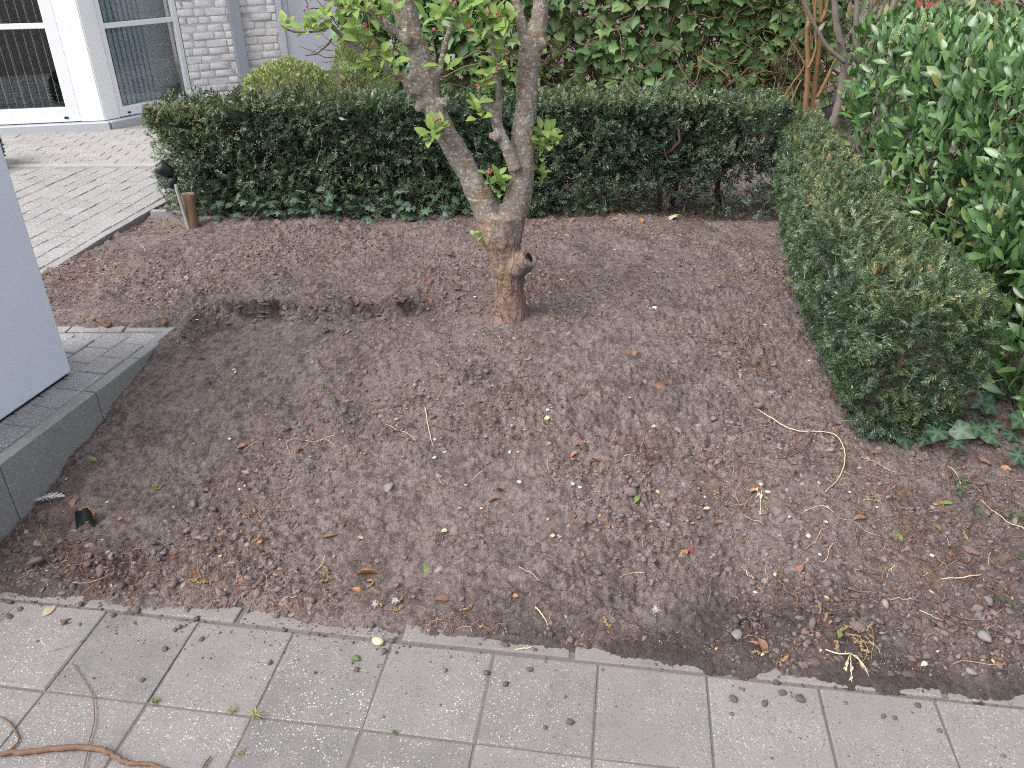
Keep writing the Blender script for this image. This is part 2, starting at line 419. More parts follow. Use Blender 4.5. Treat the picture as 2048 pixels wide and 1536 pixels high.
def m_bark(name, lo, hi, z0, z1, crack=.6):
    t = NT(name); p = t.pos(); z = t.sep(p)[2]
    wob = t.node('ShaderNodeTexNoise'); wob.inputs['Scale'].default_value = 12; wob.inputs['Detail'].default_value = 3; t.l.new(p, wob.inputs['Vector'])
    mw = t.node('ShaderNodeVectorMath', operation='MULTIPLY_ADD'); t.l.new(wob.outputs['Color'], mw.inputs[0]); mw.inputs[1].default_value = (.05, .05, .05); t.l.new(p, mw.inputs[2])
    mp = t.node('ShaderNodeMapping'); mp.inputs['Scale'].default_value = (1, 1, .22); t.l.new(mw.outputs[0], mp.inputs[0]); pv = mp.outputs[0]
    mh = t.node('ShaderNodeMapping'); mh.inputs['Scale'].default_value = (.5, .5, 2.4); t.l.new(mw.outputs[0], mh.inputs[0]); ph = mh.outputs[0]
    n = t.noise(9, 5, .65, p); n2 = t.noise(60, 5, .7, pv); n3 = t.noise(45, 5, .7, ph)
    f = t.math('ADD', t.math('MULTIPLY_ADD', z, 1 / (z1 - z0), -z0 / (z1 - z0)), t.math('MULTIPLY_ADD', n, .9, -.45))
    cl = t.mix(t.ramp(n2, [(.3, 0.), (.7, 1.)]), lo[0], lo[1])
    cl = t.mix(t.ramp(t.noise(14, 4, .6, pv), [(.55, 0.), (.70, .65)]), cl, lo[2])
    cl = t.mix(t.ramp(t.noise(7, 4, .6, p), [(.52, 0.), (.66, .7)]), cl, (.15, .135, .13))
    ch = t.mix(t.ramp(n3, [(.32, 0.), (.68, 1.)]), hi[0], hi[1])
    ch = t.mix(t.ramp(t.noise(20, 4, .6, p), [(.53, 0.), (.66, .75)]), ch, hi[3])
    ch = t.mix(t.ramp(t.noise(75, 3, .55, p), [(.57, 0.), (.64, .8)]), ch, hi[2])
    ch = t.mix(t.ramp(t.noise(11, 5, .7, p), [(.56, 0.), (.72, .55)]), ch, hi[2])
    ch = t.mix(t.ramp(t.noise(150, 3, .6, ph), [(.60, 0.), (.70, .6)]), ch, (.065, .048, .038))
    c = t.mix(t.ramp(f, [(.15, 0.), (.85, 1.)]), cl, ch)
    ed = t.voro(22, 'DISTANCE_TO_EDGE', 'Distance', pv)
    cr = t.math('MULTIPLY', t.ramp(ed, [(.0, 1.), (.045, 0.)]), t.math('MULTIPLY', t.ramp(f, [(.3, crack), (.7, crack * .05)]), t.ramp(t.noise(6, 3, .5, p), [(.4, .15), (.6, 1.)])))
    c = t.mix(cr, c, (.030, .021, .018))
    h = t.math('ADD', t.math('MULTIPLY', n2, .9), t.math('ADD', n3, t.math('MULTIPLY', cr, -1.6)))
    return t.done(c, .88, t.bump(h, 1.0, .006), .15)
def m_glass():
    t = NT('window_glass')
    lw = t.node('ShaderNodeFresnel'); lw.inputs[0].default_value = 1.5
    tr = t.node('ShaderNodeBsdfTransparent'); tr.inputs[0].default_value = (.92, .96, .97, 1)
    gl = t.node('ShaderNodeBsdfGlossy'); gl.inputs['Roughness'].default_value = .01; gl.inputs['Color'].default_value = (.9, .95, 1, 1)
    mx = t.node('ShaderNodeMixShader'); t.l.new(t.math('MULTIPLY', lw.outputs[0], 1.7), mx.inputs[0])
    t.l.new(tr.outputs[0], mx.inputs[1]); t.l.new(gl.outputs[0], mx.inputs[2]); t.l.new(mx.outputs[0], t.out.inputs[0])
    return t.m
def m_brick():
    t = NT('whitewashed_brick'); p = t.pos(); r = t.objrand()
    n = t.noise(38, 5, .65, p); n2 = t.noise(200, 3, .6, p)
    c = t.mix(r, (.86, .845, .845), (.76, .745, .745))
    c = t.mix(t.ramp(n, [(.55, 0.), (.72, .7)]), c, (.45, .40, .38))
    c = t.mix(t.ramp(n2, [(.45, 0.), (.75, .3)]), c, (.3, .28, .27))
    return t.done(c, .85, t.bump(t.math('ADD', n, n2), .8, .004), .2)
def m_pillar():
    t = NT('sky_tinted_painted_concrete'); p = t.pos()
    c = t.mix(t.ramp(t.noise(2.5, 4, .55, p), [(.3, 0.), (.75, .5)]), (.72, .78, .86), (.64, .70, .78))  # pale paint with the blue skylight of the shaded side put into it
    pores = t.math('MULTIPLY', t.math('GREATER_THAN', t.sep(t.voro(75, 'F1', 'Color', p))[0], .80), t.ramp(t.voro(75, 'F1', 'Distance', p), [(.06, 1.), (.13, 0.)]))
    c = t.mix(t.math('MULTIPLY', pores, .8), c, (.16, .17, .19))
    zz = t.sep(p)[2]; sp_ = t.math('ADD', t.math('MULTIPLY_ADD', zz, -3.2, 1.35), t.math('MULTIPLY_ADD', t.noise(22, 6, .7, p), 1.6, -.8)); c = t.mix(t.ramp(sp_, [(.45, 0.), (1., .4)]), c, (.36, .37, .38))
    st = t.ramp(t.noise(60, 5, .7, p), [(.60, 0.), (.72, .35)]); c = t.mix(st, c, (.40, .44, .50))
    h = t.math('ADD', t.math('MULTIPLY', t.noise(160, 3, .6, p), .3), t.math('MULTIPLY', pores, -1.0))
    return t.done(c, .75, t.bump(h, .5, .002), .3)

SOIL, CRUMB, DEBRIS, TILE, KERB, GLASS, BRICK, PILLAR = m_soil(), m_crumb(), m_debris(), m_tile(), m_kerb(), m_glass(), m_brick(), m_pillar()
PAVER = m_paver('grey_paver', (.30, .288, .29), (.375, .36, .36))
PAVER_B = m_paver('beige_paver', (.35, .332, .318), (.42, .40, .382))
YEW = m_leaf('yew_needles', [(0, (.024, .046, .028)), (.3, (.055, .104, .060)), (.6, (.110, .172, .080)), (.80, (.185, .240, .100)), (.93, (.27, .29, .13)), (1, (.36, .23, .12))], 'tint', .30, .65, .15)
LAUREL_S = [(0, (.030, .078, .032)), (.45, (.066, .155, .052)), (.8, (.112, .225, .068)), (.965, (.19, .30, .085)), (1, (.28, .26, .09))]
LAUREL = m_leaf('laurel_leaf', LAUREL_S, 'obj', .28, .65, .15, ((.14, .22, .09), .5), None, .25)
LAUREL_T = m_leaf('laurel_foliage', LAUREL_S, 'tint', .28, .65, .15, ((.14, .22, .09), .5), None, .25)
IVY_S = [(0, (.065, .135, .052)), (.45, (.14, .265, .095)), (.8, (.22, .37, .13)), (1, (.33, .47, .17))]
IVY = m_leaf('ivy_leaf', IVY_S, 'obj', .42, .45, .22, ((.14, .22, .10), .5))
IVY_T = m_leaf('ivy_foliage', IVY_S, 'tint', .42, .45, .22, ((.14, .22, .10), .5))
IVYD_S = [(0, (.012, .030, .018)), (.5, (.020, .050, .028)), (.9, (.035, .075, .035)), (1, (.06, .12, .045))]
IVYD = m_leaf('dark_ivy_leaf', IVYD_S, 'obj', .45, .4, .1, ((.12, .19, .12), .75))
APPLE = m_leaf('apple_leaf', [(0, (.16, .27, .07)), (.5, (.26, .40, .105)), (1, (.40, .53, .18))], 'obj', .5, .35, .38, ((.28, .40, .12), .5), (.3, .45, .03))
BOX_T = m_leaf('box_foliage', [(0, (.10, .15, .05)), (.5, (.23, .29, .10)), (1, (.42, .46, .20))], 'tint', .45, .4, .25)
PHOT = m_leaf('photinia_leaf', [(0, (.025, .075, .025)), (.78, (.05, .12, .035)), (.86, (.25, .035, .03)), (1, (.32, .06, .04))], 'obj', .35, .5, .2, ((.16, .2, .08), .4))
SPIKE = m_plain('laurel_flower', (.36, .44, .18), .6, .3, 0, .4, 120)
BUD = m_plain('apple_bud', (.45, .06, .135), .5, .4, 0, .5, 90)
BUDG = m_plain('bud_stalk', (.22, .32, .10), .6, .3)
BARK = m_bark('apple_bark', [(.155, .097, .080), (.315, .212, .178), (.34, .225, .105)],
              [(.150, .125, .103), (.300, .258, .220), (.46, .46, .42), (.185, .118, .070)], .40, .92)
TWIG = m_plain('apple_twig', (.12, .095, .085), .7, .3, 0, .6, 70, .4, 200)
GTWIG = m_plain('grey_twig', (.24, .225, .20), .7, .3, 0, .5, 60, .5, 150)
WOODCUT = m_plain('cut_wood', (.36, .29, .22), .8, .2, 0, .6, 60, .5, 120)
HOLE = m_plain('wood_hollow', (.012, .009, .008), .95, .1)
YSTEM = m_plain('yew_stem', (.085, .050, .036), .9, .15, 0, .6, 50, .6, 120)
VINE_T = None
def m_tinted(name, stops, rough=.85):
    t = NT(name); c = t.ramp(t.attr('tint'), stops); n = t.noise(90, 3, .6)
    c = t.mix(t.ramp(n, [(.35, 0.), (.7, .5)]), c, stops[0][1]); return t.done(c, rough, None, .2)
VINE_T = m_tinted('ivy_vine', [(0, (.07, .045, .032)), (.5, (.18, .12, .078)), (1, (.32, .225, .14))])
GOLD = m_plain('golden_stem', (.25, .15, .07), .6, .35, 0, .5, 30, .4, 120)
GREY = m_plain('grey_stem', (.20, .17, .145), .85, .2, 0, .6, 30, .6, 120)
WHITE = m_plain('white_aluminium', (.80, .81, .83), .35, .5, 0, .06, 3)
PANEL = m_plain('white_panel', (.85, .86, .87), .45, .4, 0, .05, 2)
SILL = m_plain('sill_metal', (.44, .45, .48), .4, .5, 0, .1, 5)
DOORM = m_plain('grey_door_paint', (.58, .60, .66), .45, .4, 0, .06, 3)
ZINC = m_plain('zinc_downpipe', (.34, .37, .41), .5, .5, .1, .2, 8)
MORTAR = m_plain('mortar', (.62, .60, .59), .95, .1, 0, .5, 40, .6, 200)
DARKIN = m_plain('dark_interior', (.035, .026, .022), .9, .1)  # dark brown room colour stands in for hedge and brick reflections
ROOMW = m_plain('pale_interior', (.72, .76, .76), .9, .1)
BLIND = m_plain('blind_fabric', (.80, .83, .88), .8, .2)
BLINDW = m_plain('blind_edge', (.55, .56, .57), .7, .2)
BLACK = m_plain('black_plastic', (.012, .013, .015), .35, .5)
LENS = m_plain('lamp_glass', (.10, .12, .14), .08, .8)
CONDUIT = m_plain('grey_conduit', (.34, .335, .32), .6, .4, 0, .4, 40)
POSTW = m_plain('weathered_post', (.22, .145, .095), .85, .2, 0, .7, 25, .7, 60)
PALEW = m_plain('pale_wood', (.58, .52, .38), .75, .25, 0, .3, 50)
CREAM = m_plain('straw_stem', (.60, .50, .34), .7, .3, 0, .3, 60)
STONEW = m_plain('white_pebble', (.62, .60, .57), .7, .3, 0, .5, 90)
STONEG = m_plain('grey_stone', (.235, .218, .213), .8, .25, 0, .4, 50, .5, 150)
FEATHER = m_plain('feather_white', (.66, .67, .70), .8, .2)
CATKIN = m_plain('catkin', (.30, .215, .115), .85, .2, 0, .6, 150, .8, 260)
ROOTM = m_plain('root_bark', (.20, .125, .085), .85, .2, 0, .7, 50, .8, 120)
ROOTR = m_plain('red_root', (.26, .12, .085), .8, .2, 0, .5, 60)
GRASS_T = m_tinted('grass_blade', [(0, (.09, .14, .035)), (.5, (.30, .28, .11)), (1, (.52, .46, .28))], .7)
def m_dead(name, a, b, tr=.12):
    t = NT(name); r = t.objrand(); c = t.mix(r, a, b); n = t.noise(120, 4, .65)
    c = t.mix(t.ramp(n, [(.4, 0.), (.7, .6)]), c, tuple(x * .5 for x in a)); return t.done(c, .75, t.bump(n, .5, .002), .25, 0, tr)
D_BROWN = m_dead('brown_dead_leaf', (.24, .125, .085), (.38, .22, .155))
D_ORANGE = m_dead('orange_dead_leaf', (.42, .19, .075), (.50, .27, .13))
D_CREAM = m_dead('cream_dead_leaf', (.55, .47, .30), (.66, .60, .44))
D_GREEN = m_dead('pale_green_leaf', (.14, .22, .07), (.30, .38, .13), .25)
D_RED = m_dead('red_brown_leaf', (.22, .045, .035), (.28, .07, .05))

# ------------------------------------------------------------------ leaf templates
def leaf_tpl(L, W, seg=5, fold=.25, curl=.2, shape=1.0, stem=0.0, wavy=0.0, seed=0):
    """leaf from the origin along +Y, upper side +Z; returns V, [quads], vein"""
    r = np.random.default_rng(seed); V, ve = [], []
    ts = np.linspace(0, 1, seg + 1)
    for t in ts:
        w = W / 2 * (math.sin(math.pi * min(1, t ** shape * .98 + .015)) ** .8)
        if t in (0, 1): w = max(w * .2, W * .015)
        ang = curl * t; y = L * (t if abs(curl) < 1e-3 else math.sin(ang) / curl); z = -(L * (1 - math.cos(ang)) / curl if abs(curl) > 1e-3 else 0)
        zz = fold * w
        a, b = (r.normal(0, wavy * W, 2) if wavy else (0, 0))
        V += [(-w, y, z + zz + a), (0, y, z), (w, y, z + zz + b)]; ve += [0, 1, 0]
    V = np.array(V); V[:, 1] += stem
    F = []
    for i in range(seg):
        a = i * 3; F += [(a, a + 1, a + 4, a + 3), (a + 1, a + 2, a + 5, a + 4)]
    if stem:
        n = len(V); w = W * .03 + 4e-4
        V = np.vstack([V, [(-w, 0, .002), (w, 0, .002), (w, stem + L * .05, 0), (-w, stem + L * .05, 0)]]); F.append((n, n + 1, n + 2, n + 3)); ve += [1, 1, 1, 1]
    return V, [np.array(F)], np.array(ve, float)
def outline_tpl(pts, bulge=.02, stem=.3, cen=(0, .35)):
    """fan leaf from an outline (unit size, petiole at origin, tip along +Y) with raised vein rays"""
    pts = np.array(pts, float); n = len(pts)
    V = [(cen[0], cen[1], bulge)] + [(x, y, -bulge * (abs(x) * 1.8 + abs(y - cen[1]))) for x, y in pts]
    mid = [((x + cen[0]) / 2, (y + cen[1]) / 2, bulge * .9) for x, y in pts]
    V = np.array(V + mid)
    q, tr = [], []
    for i in range(n):
        j = (i + 1) % n
        q.append((1 + i, 1 + j, 1 + n + j, 1 + n + i)); tr.append((0, 1 + n + i, 1 + n + j))
    ve = np.zeros(len(V)); ve[0] = 1
    for i in range(n):
        if i % 2 == 0: ve[1 + i] = .6; ve[1 + n + i] = .9
    m = len(V); w = .018
    V = np.vstack([V, [(-w, -stem, -.05), (w, -stem, -.05), (w, cen[1], bulge * .6), (-w, cen[1], bulge * .6)]])
    q.append((m, m + 1, m + 2, m + 3)); ve = np.append(ve, [1, 1, 1, 1])
    # orientation: make faces look up
    return V, [np.array(tr)[:, ::-1], np.array(q)[:, ::-1]], ve
IVY_OUT = [(0, 1.0), (.16, .66), (.52, .62), (.34, .34), (.50, -.02), (.18, -.06), (0, .04), (-.18, -.06), (-.50, -.02), (-.34, .34), (-.52, .62), (-.16, .66)]
IVY_OUT2 = [(0, 1.0), (.22, .70), (.46, .45), (.44, .2), (.40, -.02), (.16, -.05), (0, .03), (-.16, -.05), (-.40, -.02), (-.44, .2), (-.46, .45), (-.22, .70)]
OAK_OUT = [(0, 1.0), (.1, .84), (.30, .92), (.16, .70), (.46, .66), (.18, .50), (.40, .34), (.14, .28), (.10, .05), (0, 0), (-.10, .05), (-.14, .28), (-.40, .34), (-.18, .50), (-.46, .66), (-.16, .70), (-.30, .92), (-.1, .84)]
def tpl_mesh(name, tpl, mat, size=1.0):
    V, F, ve = tpl
    return new_mesh(name, V * size, F, mat, True, None, {'vein': ve})
def scatter_mesh(name, tpls, n, pos, mats, scl, tint, mat, parent, kind='stuff', smooth=True, choice=None):
    ch = rng.integers(0, len(tpls), n) if choice is None else choice
    V, F, T = scatter([(t[0], t[1]) for t in tpls], ch, pos, mats, scl, tint)
    at = {}
    if len(tpls[0]) > 2:
        at['vein'] = np.concatenate([np.tile(t[2], int((ch == k).sum())) for k, t in enumerate(tpls) if (ch == k).any()])
    base = np.array(parent.location) * 0 if parent is not None else np.zeros(3)
    o = link(name, new_mesh(name, V - base, F, mat, smooth, T, at), parent)
    if kind: o['kind'] = kind
    return o

# ================================================================== THE SETTING
# far ground, one sheet to the horizon, well below the bed
gx = np.array([-120, -30, -9, -4, 0, 4, 9, 30, 120.]); gy = np.array([-60, -8, 0, 4, 8.6, 12, 20, 60, 180.])
GX, GY = np.meshgrid(gx, gy); GZ = -.14 + .33 * sstep(7.5, 12, GY)
gi = np.arange(8)[:, None] * 9 + np.arange(8)[None]
GF = np.stack([gi, gi + 1, gi + 10, gi + 9], -1).reshape(-1, 4)
go = link('ground', new_mesh('ground', np.stack([GX, GY, GZ], -1).reshape(-1, 3), GF, SOIL, True, None, {'moist': np.full(81, .3), 'lump': np.full(81, .5)}))
tag(go, 'bare brown earth stretching away behind the garden', 'ground', kind='structure')

# soil bed
xs = np.concatenate([np.arange(-2.75, -2.0, .02), np.arange(-2.0, 2.05, .0060), np.arange(2.05, 4.6, .04)])
ys = [1.36]
while ys[-1] < 5.3: ys.append(ys[-1] + .0056 * (1 + .58 * max(0, ys[-1] - 1.5)))
while ys[-1] < 9.6: ys.append(ys[-1] + .05)
ys = np.array(ys)
SX, SY = np.meshgrid(xs, ys); SZ = H(SX, SY)
nx, ny = len(xs), len(ys)
si = np.arange(ny - 1)[:, None] * nx + np.arange(nx - 1)[None]
SF = np.stack([si, si + 1, si + nx + 1, si + nx], -1)
keep = ~((SZ[:-1, :-1] < -.09) & (SZ[1:, 1:] < -.09)) & (edge_e(SX, SY)[:-1, :-1] > -.03)
SF = SF[keep]
def moisture(x, y):
    e = edge_e(x, y)
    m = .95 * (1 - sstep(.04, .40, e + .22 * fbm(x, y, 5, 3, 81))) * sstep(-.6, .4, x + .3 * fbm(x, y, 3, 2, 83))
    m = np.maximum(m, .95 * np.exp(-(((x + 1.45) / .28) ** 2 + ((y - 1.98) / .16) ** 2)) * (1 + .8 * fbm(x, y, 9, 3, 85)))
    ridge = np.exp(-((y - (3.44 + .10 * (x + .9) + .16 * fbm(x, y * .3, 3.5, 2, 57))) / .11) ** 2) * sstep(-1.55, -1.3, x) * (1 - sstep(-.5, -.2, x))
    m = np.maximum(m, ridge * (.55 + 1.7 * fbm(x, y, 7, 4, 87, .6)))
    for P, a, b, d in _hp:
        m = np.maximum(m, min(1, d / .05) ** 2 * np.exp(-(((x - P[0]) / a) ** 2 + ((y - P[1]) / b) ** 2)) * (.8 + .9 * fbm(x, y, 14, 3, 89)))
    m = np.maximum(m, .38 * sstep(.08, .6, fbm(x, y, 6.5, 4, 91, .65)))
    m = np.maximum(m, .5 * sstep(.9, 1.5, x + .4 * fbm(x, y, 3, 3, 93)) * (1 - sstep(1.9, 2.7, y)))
    return np.clip(m, 0, 1)
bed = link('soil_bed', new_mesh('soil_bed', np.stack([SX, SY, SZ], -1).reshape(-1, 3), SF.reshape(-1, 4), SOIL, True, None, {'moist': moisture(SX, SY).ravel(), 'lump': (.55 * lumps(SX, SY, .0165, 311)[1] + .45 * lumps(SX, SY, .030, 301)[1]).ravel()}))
tag(bed, 'freshly dug bare brown soil bed rising from the paving to the hedges', 'soil', kind='structure')

# front paving: square washed-concrete tiles and a row of narrow edging stones
JOINT = m_plain('joint_earth', (.165, .145, .134), .95, .1, 0, .5, 60, .7, 200)
fp_c = [T0 + UX * a + UY * b for a, b in ((-1.6, -1.75), (3.9, -1.75), (3.9, .072), (-1.6, .072))]
pv = link('front_pavement', new_mesh('front_pavement', np.array([(p[0], p[1], -.0028) for p in fp_c]), np.array([[0, 1, 2, 3]]), JOINT))
tag(pv, 'grey concrete tile path with earth-filled joints along the soil bed', 'pavement', kind='structure')
tile_me = [box_mesh('paving_tile', .2955, .2955, .05, TILE, .005, 2, .0007) for _ in range(4)]
for k in range(-4, 12):
    for j in range(-5, 0):
        ctr = T0 + UX * (.3 * (k + .5)) + UY * (.3 * (j + .5))
        if k < -1 and j > -2: pass
        M = Matrix.Translation((ctr[0], ctr[1], -.025 + rng.normal(0, .0016))) @ Euler((rng.normal(0, .004), rng.normal(0, .004), YAW + rng.normal(0, .005) + random.choice((0, 1, 2, 3)) * math.pi / 2)).to_matrix().to_4x4()
        link('paving_tile', tile_me[rng.integers(4)], pv, M)
edge_me = [box_mesh('edging_stone', .490, .062, .06, TILE, .006, 2, .0006) for _ in range(3)]
for k in range(-3, 8):
    a = .505 * k + .16
    ctr = T0 + UX * a + UY * (.040)
    M = Matrix.Translation((ctr[0], ctr[1], -.0285 + rng.normal(0, .0015))) @ Euler((rng.normal(0, .008), rng.normal(0, .003), YAW + rng.normal(0, .004))).to_matrix().to_4x4()
    link('edging_stone', edge_me[rng.integers(3)], pv, M)

# raised step on the left: kerb stones, small pavers
KD = np.array([kerb_x(3.30) - kerb_x(2.23), 1.07]); KD = KD / np.linalg.norm(KD); KN = np.array([-KD[1], KD[0]])   # along the kerb, and away from the bed
def kpt(y, off): return np.array([float(kerb_x(y)), y]) + KN * off
JOINT2 = m_plain('joint_sand', (.30, .282, .272), .95, .1, 0, .5, 60, .7, 200)
st_poly = [kpt(1.45, .055), kpt(3.30, .055), (-1.55, 3.27), (-3.2, 3.27), (-3.2, 1.45)]
step = link('raised_step', prism_mesh('raised_step', st_poly, -.10, ZP - .006, JOINT2))
tag(step, 'raised grey paved step with kerb stones beside the soil bed', 'step', kind='structure')
ky = [1.45, 1.80, 2.235, 2.723, 3.0, 3.325]
for a, b in zip(ky[:-1], ky[1:]):
    A, B = kpt(a, 0), kpt(b, 0); d = B - A; L = np.linalg.norm(d)
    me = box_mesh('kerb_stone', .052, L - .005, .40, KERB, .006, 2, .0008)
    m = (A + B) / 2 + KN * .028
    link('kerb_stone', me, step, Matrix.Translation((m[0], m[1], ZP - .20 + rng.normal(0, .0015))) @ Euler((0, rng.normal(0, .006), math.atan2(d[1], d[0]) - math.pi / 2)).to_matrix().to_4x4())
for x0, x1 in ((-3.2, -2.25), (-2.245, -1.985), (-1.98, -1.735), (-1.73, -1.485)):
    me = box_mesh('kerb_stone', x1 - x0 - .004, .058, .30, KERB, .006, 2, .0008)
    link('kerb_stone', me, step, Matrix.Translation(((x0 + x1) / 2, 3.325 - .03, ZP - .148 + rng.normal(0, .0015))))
paver_me = [box_mesh('paver', .1172, .1270, .06, PAVER, .004, 1, .001) for _ in range(4)]
KY = math.atan2(KD[1], KD[0]) - math.pi / 2
kr = Euler((0, 0, KY)).to_matrix().to_4x4()
for ci in range(11):
    for ri in range(-2, 18):
        off = .062 + .12 * (ci + .5); along = 3.255 - .133 * (ri + .5 + .5 * (ci % 2))
        p = kpt(along, off)
        ex = max(0, p[1] + .0635 * KD[1] - 3.263 + .5 * .12 * abs(KD[0])); sy = 1 - ex / .1270
        if sy < .22 or p[1] < 1.5 or p[0] < -3.1: continue
        p = p - KD * ex / 2
        M = Matrix.Translation((p[0], p[1], ZP - .03 + rng.normal(0, .0018))) @ kr @ Euler((rng.normal(0, .006), rng.normal(0, .006), rng.normal(0, .006))).to_matrix().to_4x4() @ Matrix.Diagonal((1, sy, 1, 1))
        link('paver', paver_me[rng.integers(4)], step, M)

# rear terrace up to the house
ty = np.linspace(3.72, 8.3, 14)
te_poly = [(float(terrace_x(y)) - .05, y) for y in ty] + [(-7.5, 8.3), (-7.5, 3.72)]
terr = link('terrace', prism_mesh('terrace', te_poly, -.10, ZT - .006, JOINT2))
tag(terr, 'pale paved terrace running from the soil bed back to the house', 'terrace', kind='structure')
yy = 3.72
while yy < 5.75:
    L = .30; a, b = yy, yy + L
    A, B = np.array([float(terrace_x(a)), a]), np.array([float(terrace_x(b)), b]); d = B - A
    me = box_mesh('edging_stone', .056, np.linalg.norm(d) - .004, .28, KERB, .006, 2, .0008)
    n = np.array([-d[1], d[0]]) / np.linalg.norm(d); m = (A + B) / 2 + n * .028
    link('edging_stone', me, terr, Matrix.Translation((m[0], m[1], ZT - .135 + rng.normal(0, .001))) @ Euler((0, 0, math.atan2(d[1], d[0]) - math.pi / 2)).to_matrix().to_4x4())
    yy += L
def in_view(P, m=25):
    q = CAMR @ (np.asarray(P, float) - CAMP); x, y = 1024 + FPX * q[0] / q[2], 768 + FPX * q[1] / q[2]
    return -m < x < 2048 + m and -m < y < 1536 + m
spots = []
TA = math.atan2(5.45 - 4.01, -2.275 + 2.455) - math.pi / 2; ca, sa = math.cos(TA), math.sin(TA)
for ci in range(34):
    for ri in range(30):
        lx, ly = -.0 - .12 * (ci + .5), .133 * (ri + .5 * (ci % 2))
        x = -2.470 + lx * ca - ly * sa; y = 3.62 + lx * sa + ly * ca + .133 * math.floor(.12 * (ci + .5) * .125 / .133)
        if y < 3.75 or y > 6.275 or x > terrace_x(y) - .088 or x < -6.5: continue
        if x < -3.74 and y > 6.02: continue
        spots.append((x, y, TA, 0))
TB = R_(5.0); cb, sb = math.cos(TB), math.sin(TB)
for ci in range(-1, 40):
    for ri in range(0, 11):
        lx, ly = -.2 * (ci + .5 + .5 * (ri % 2)), .133 * (ri + .5)
        x = -1.9 + lx * cb - ly * sb; y = 6.49 + lx * sb + ly * cb
        if y < 6.40 or y > 7.72 or x > terrace_x(y) - .13 or x < -6.5: continue
        spots.append((x, y, TB, 1))
paverb_me = [box_mesh('paver', .1970, .1260, .06, PAVER_B, .004, 1, .001) for _ in range(3)]
strip = box_mesh('edging_stone', 2.4, .075, .10, PAVER_B, .006, 1)
for k in range(3):
    link('edging_stone', strip, terr, Matrix.Translation((-2.95 - 2.404 * k - 1.0, 6.362, ZT - .049)))
seen = [s for s in spots if in_view((s[0], s[1], ZT)) and not (s[1] < 4.9 and at_z(0, 0, 0) is None)]
seen.sort(key=lambda s: s[1]); near_set = set(id(s) for s in seen[:295])
rest = []
for s in spots:
    x, y, a, b = s
    M = Matrix.Translation((x, y, ZT - .03 + rng.normal(0, .0016))) @ Euler((rng.normal(0, .005), rng.normal(0, .005), a + rng.normal(0, .006))).to_matrix().to_4x4()
    me = paverb_me[rng.integers(3)] if b else paver_me[rng.integers(4)]
    if id(s) in near_set: link('paver', me, terr, M)
    else: rest.append((me, M))
bm = bmesh.new()
for me, M in rest:
    n0 = len(bm.verts); bm.from_mesh(me); bm.verts.ensure_lookup_table()
    bmesh.ops.transform(bm, matrix=M, verts=bm.verts[n0:])
me = bpy.data.meshes.new('paver_field'); bm.to_mesh(me); bm.free(); me.materials.append(PAVER_B)
o = link('paver_field', me, terr); o['kind'] = 'stuff'

# ================================================================== THE HOUSE
C0 = np.array([-3.66, 7.70]); dA = unit(np.array([.94, .19])); dB = unit(np.array([.55, .835])); dC = unit(np.array([.871, .492]))
C0 = C0 - dA * .055                                  # the corner of the post
house = thing('house', (C0[0], C0[1], ZT), 'white house with tall glazed corner and whitewashed brick wall behind the hedge', 'house')
def slab(name, P, d, u0, u1, z0, z1, t0, t1, mat, parent=house, bev=.003):
    """box on a wall plane: P origin, d along; t0..t1 outwards from the plane (positive towards the garden)"""
    d = np.asarray(d); nrm = np.array([d[1], -d[0]])
    c = np.asarray(P) + d * (u0 + u1) / 2 + nrm * (t0 + t1) / 2
    me = box_mesh(name, u1 - u0, abs(t1 - t0), z1 - z0, mat, bev, 1)
    return link(name, me, parent, Matrix.Translation((c[0], c[1], (z0 + z1) / 2)) @ Euler((0, 0, math.atan2(d[1], d[0]))).to_matrix().to_4x4())
ZTOP = 2.75
# left glazed bay
wa = slab('window', C0, dA, -2.30, -.315, .45 - .07, 2.35, -.06, -.012, WHITE)   # turned into a ring below
def frame_ring(o, name, P, d, u0, u1, z0, z1, w, t0, t1, mat, parent, wb=None):
    wb = wb or w
    parts = [(u0, u1, z0, z0 + wb), (u0, u1, z1 - w, z1), (u0, u0 + w, z0 + wb, z1 - w), (u1 - w, u1, z0 + wb, z1 - w)]
    for p in parts: slab(name, P, d, *p, t0, t1, mat, parent, .004)
bpy.data.objects.remove(wa)
def window(P, d, u0, u1, z0, z1, mull, w=.075, wb=.12):
    nrm = np.array([d[1], -d[0]]); c = np.asarray(P) + np.asarray(d) * (u0 + u1) / 2
    win = bpy.data.objects.new('window', None); C.objects.link(win); win.parent = house
    win.location = (0, 0, 0); win.matrix_parent_inverse = Matrix.Translation(house.location).inverted()
    def sub(name, *a):
        o = slab(name, P, d, *a[:6], a[6], None, .004)
        o.parent = win; o.matrix_parent_inverse = Matrix.Identity(4); return o
    sub('frame', u0, u1, z0, z0 + wb, -.07, 0, WHITE); sub('frame', u0, u1, z1 - w, z1, -.07, 0, WHITE)
    sub('frame', u0, u0 + w, z0 + wb, z1 - w, -.07, -.001, WHITE); sub('frame', u1 - w, u1, z0 + wb, z1 - w, -.07, -.001, WHITE)
    sub('mullion', u0 + w, u1 - w, mull - .022, mull + .022, -.06, -.006, WHITE)
    sub('pane', u0 + w - .004, u1 - w + .004, z0 + wb - .004, mull - .020, -.045, -.039, GLASS)
    sub('pane', u0 + w - .004, u1 - w + .004, mull + .020, z1 - w + .004, -.045, -.039, GLASS)
    return win
_slab = slab
def slab(name, P, d, u0, u1, z0, z1, t0, t1, mat, parent=house, bev=.003):
    if parent is None:
        o = _slab(name, P, d, u0, u1, z0, z1, t0, t1, mat, house, bev); return o
    return _slab(name, P, d, u0, u1, z0, z1, t0, t1, mat, parent, bev)
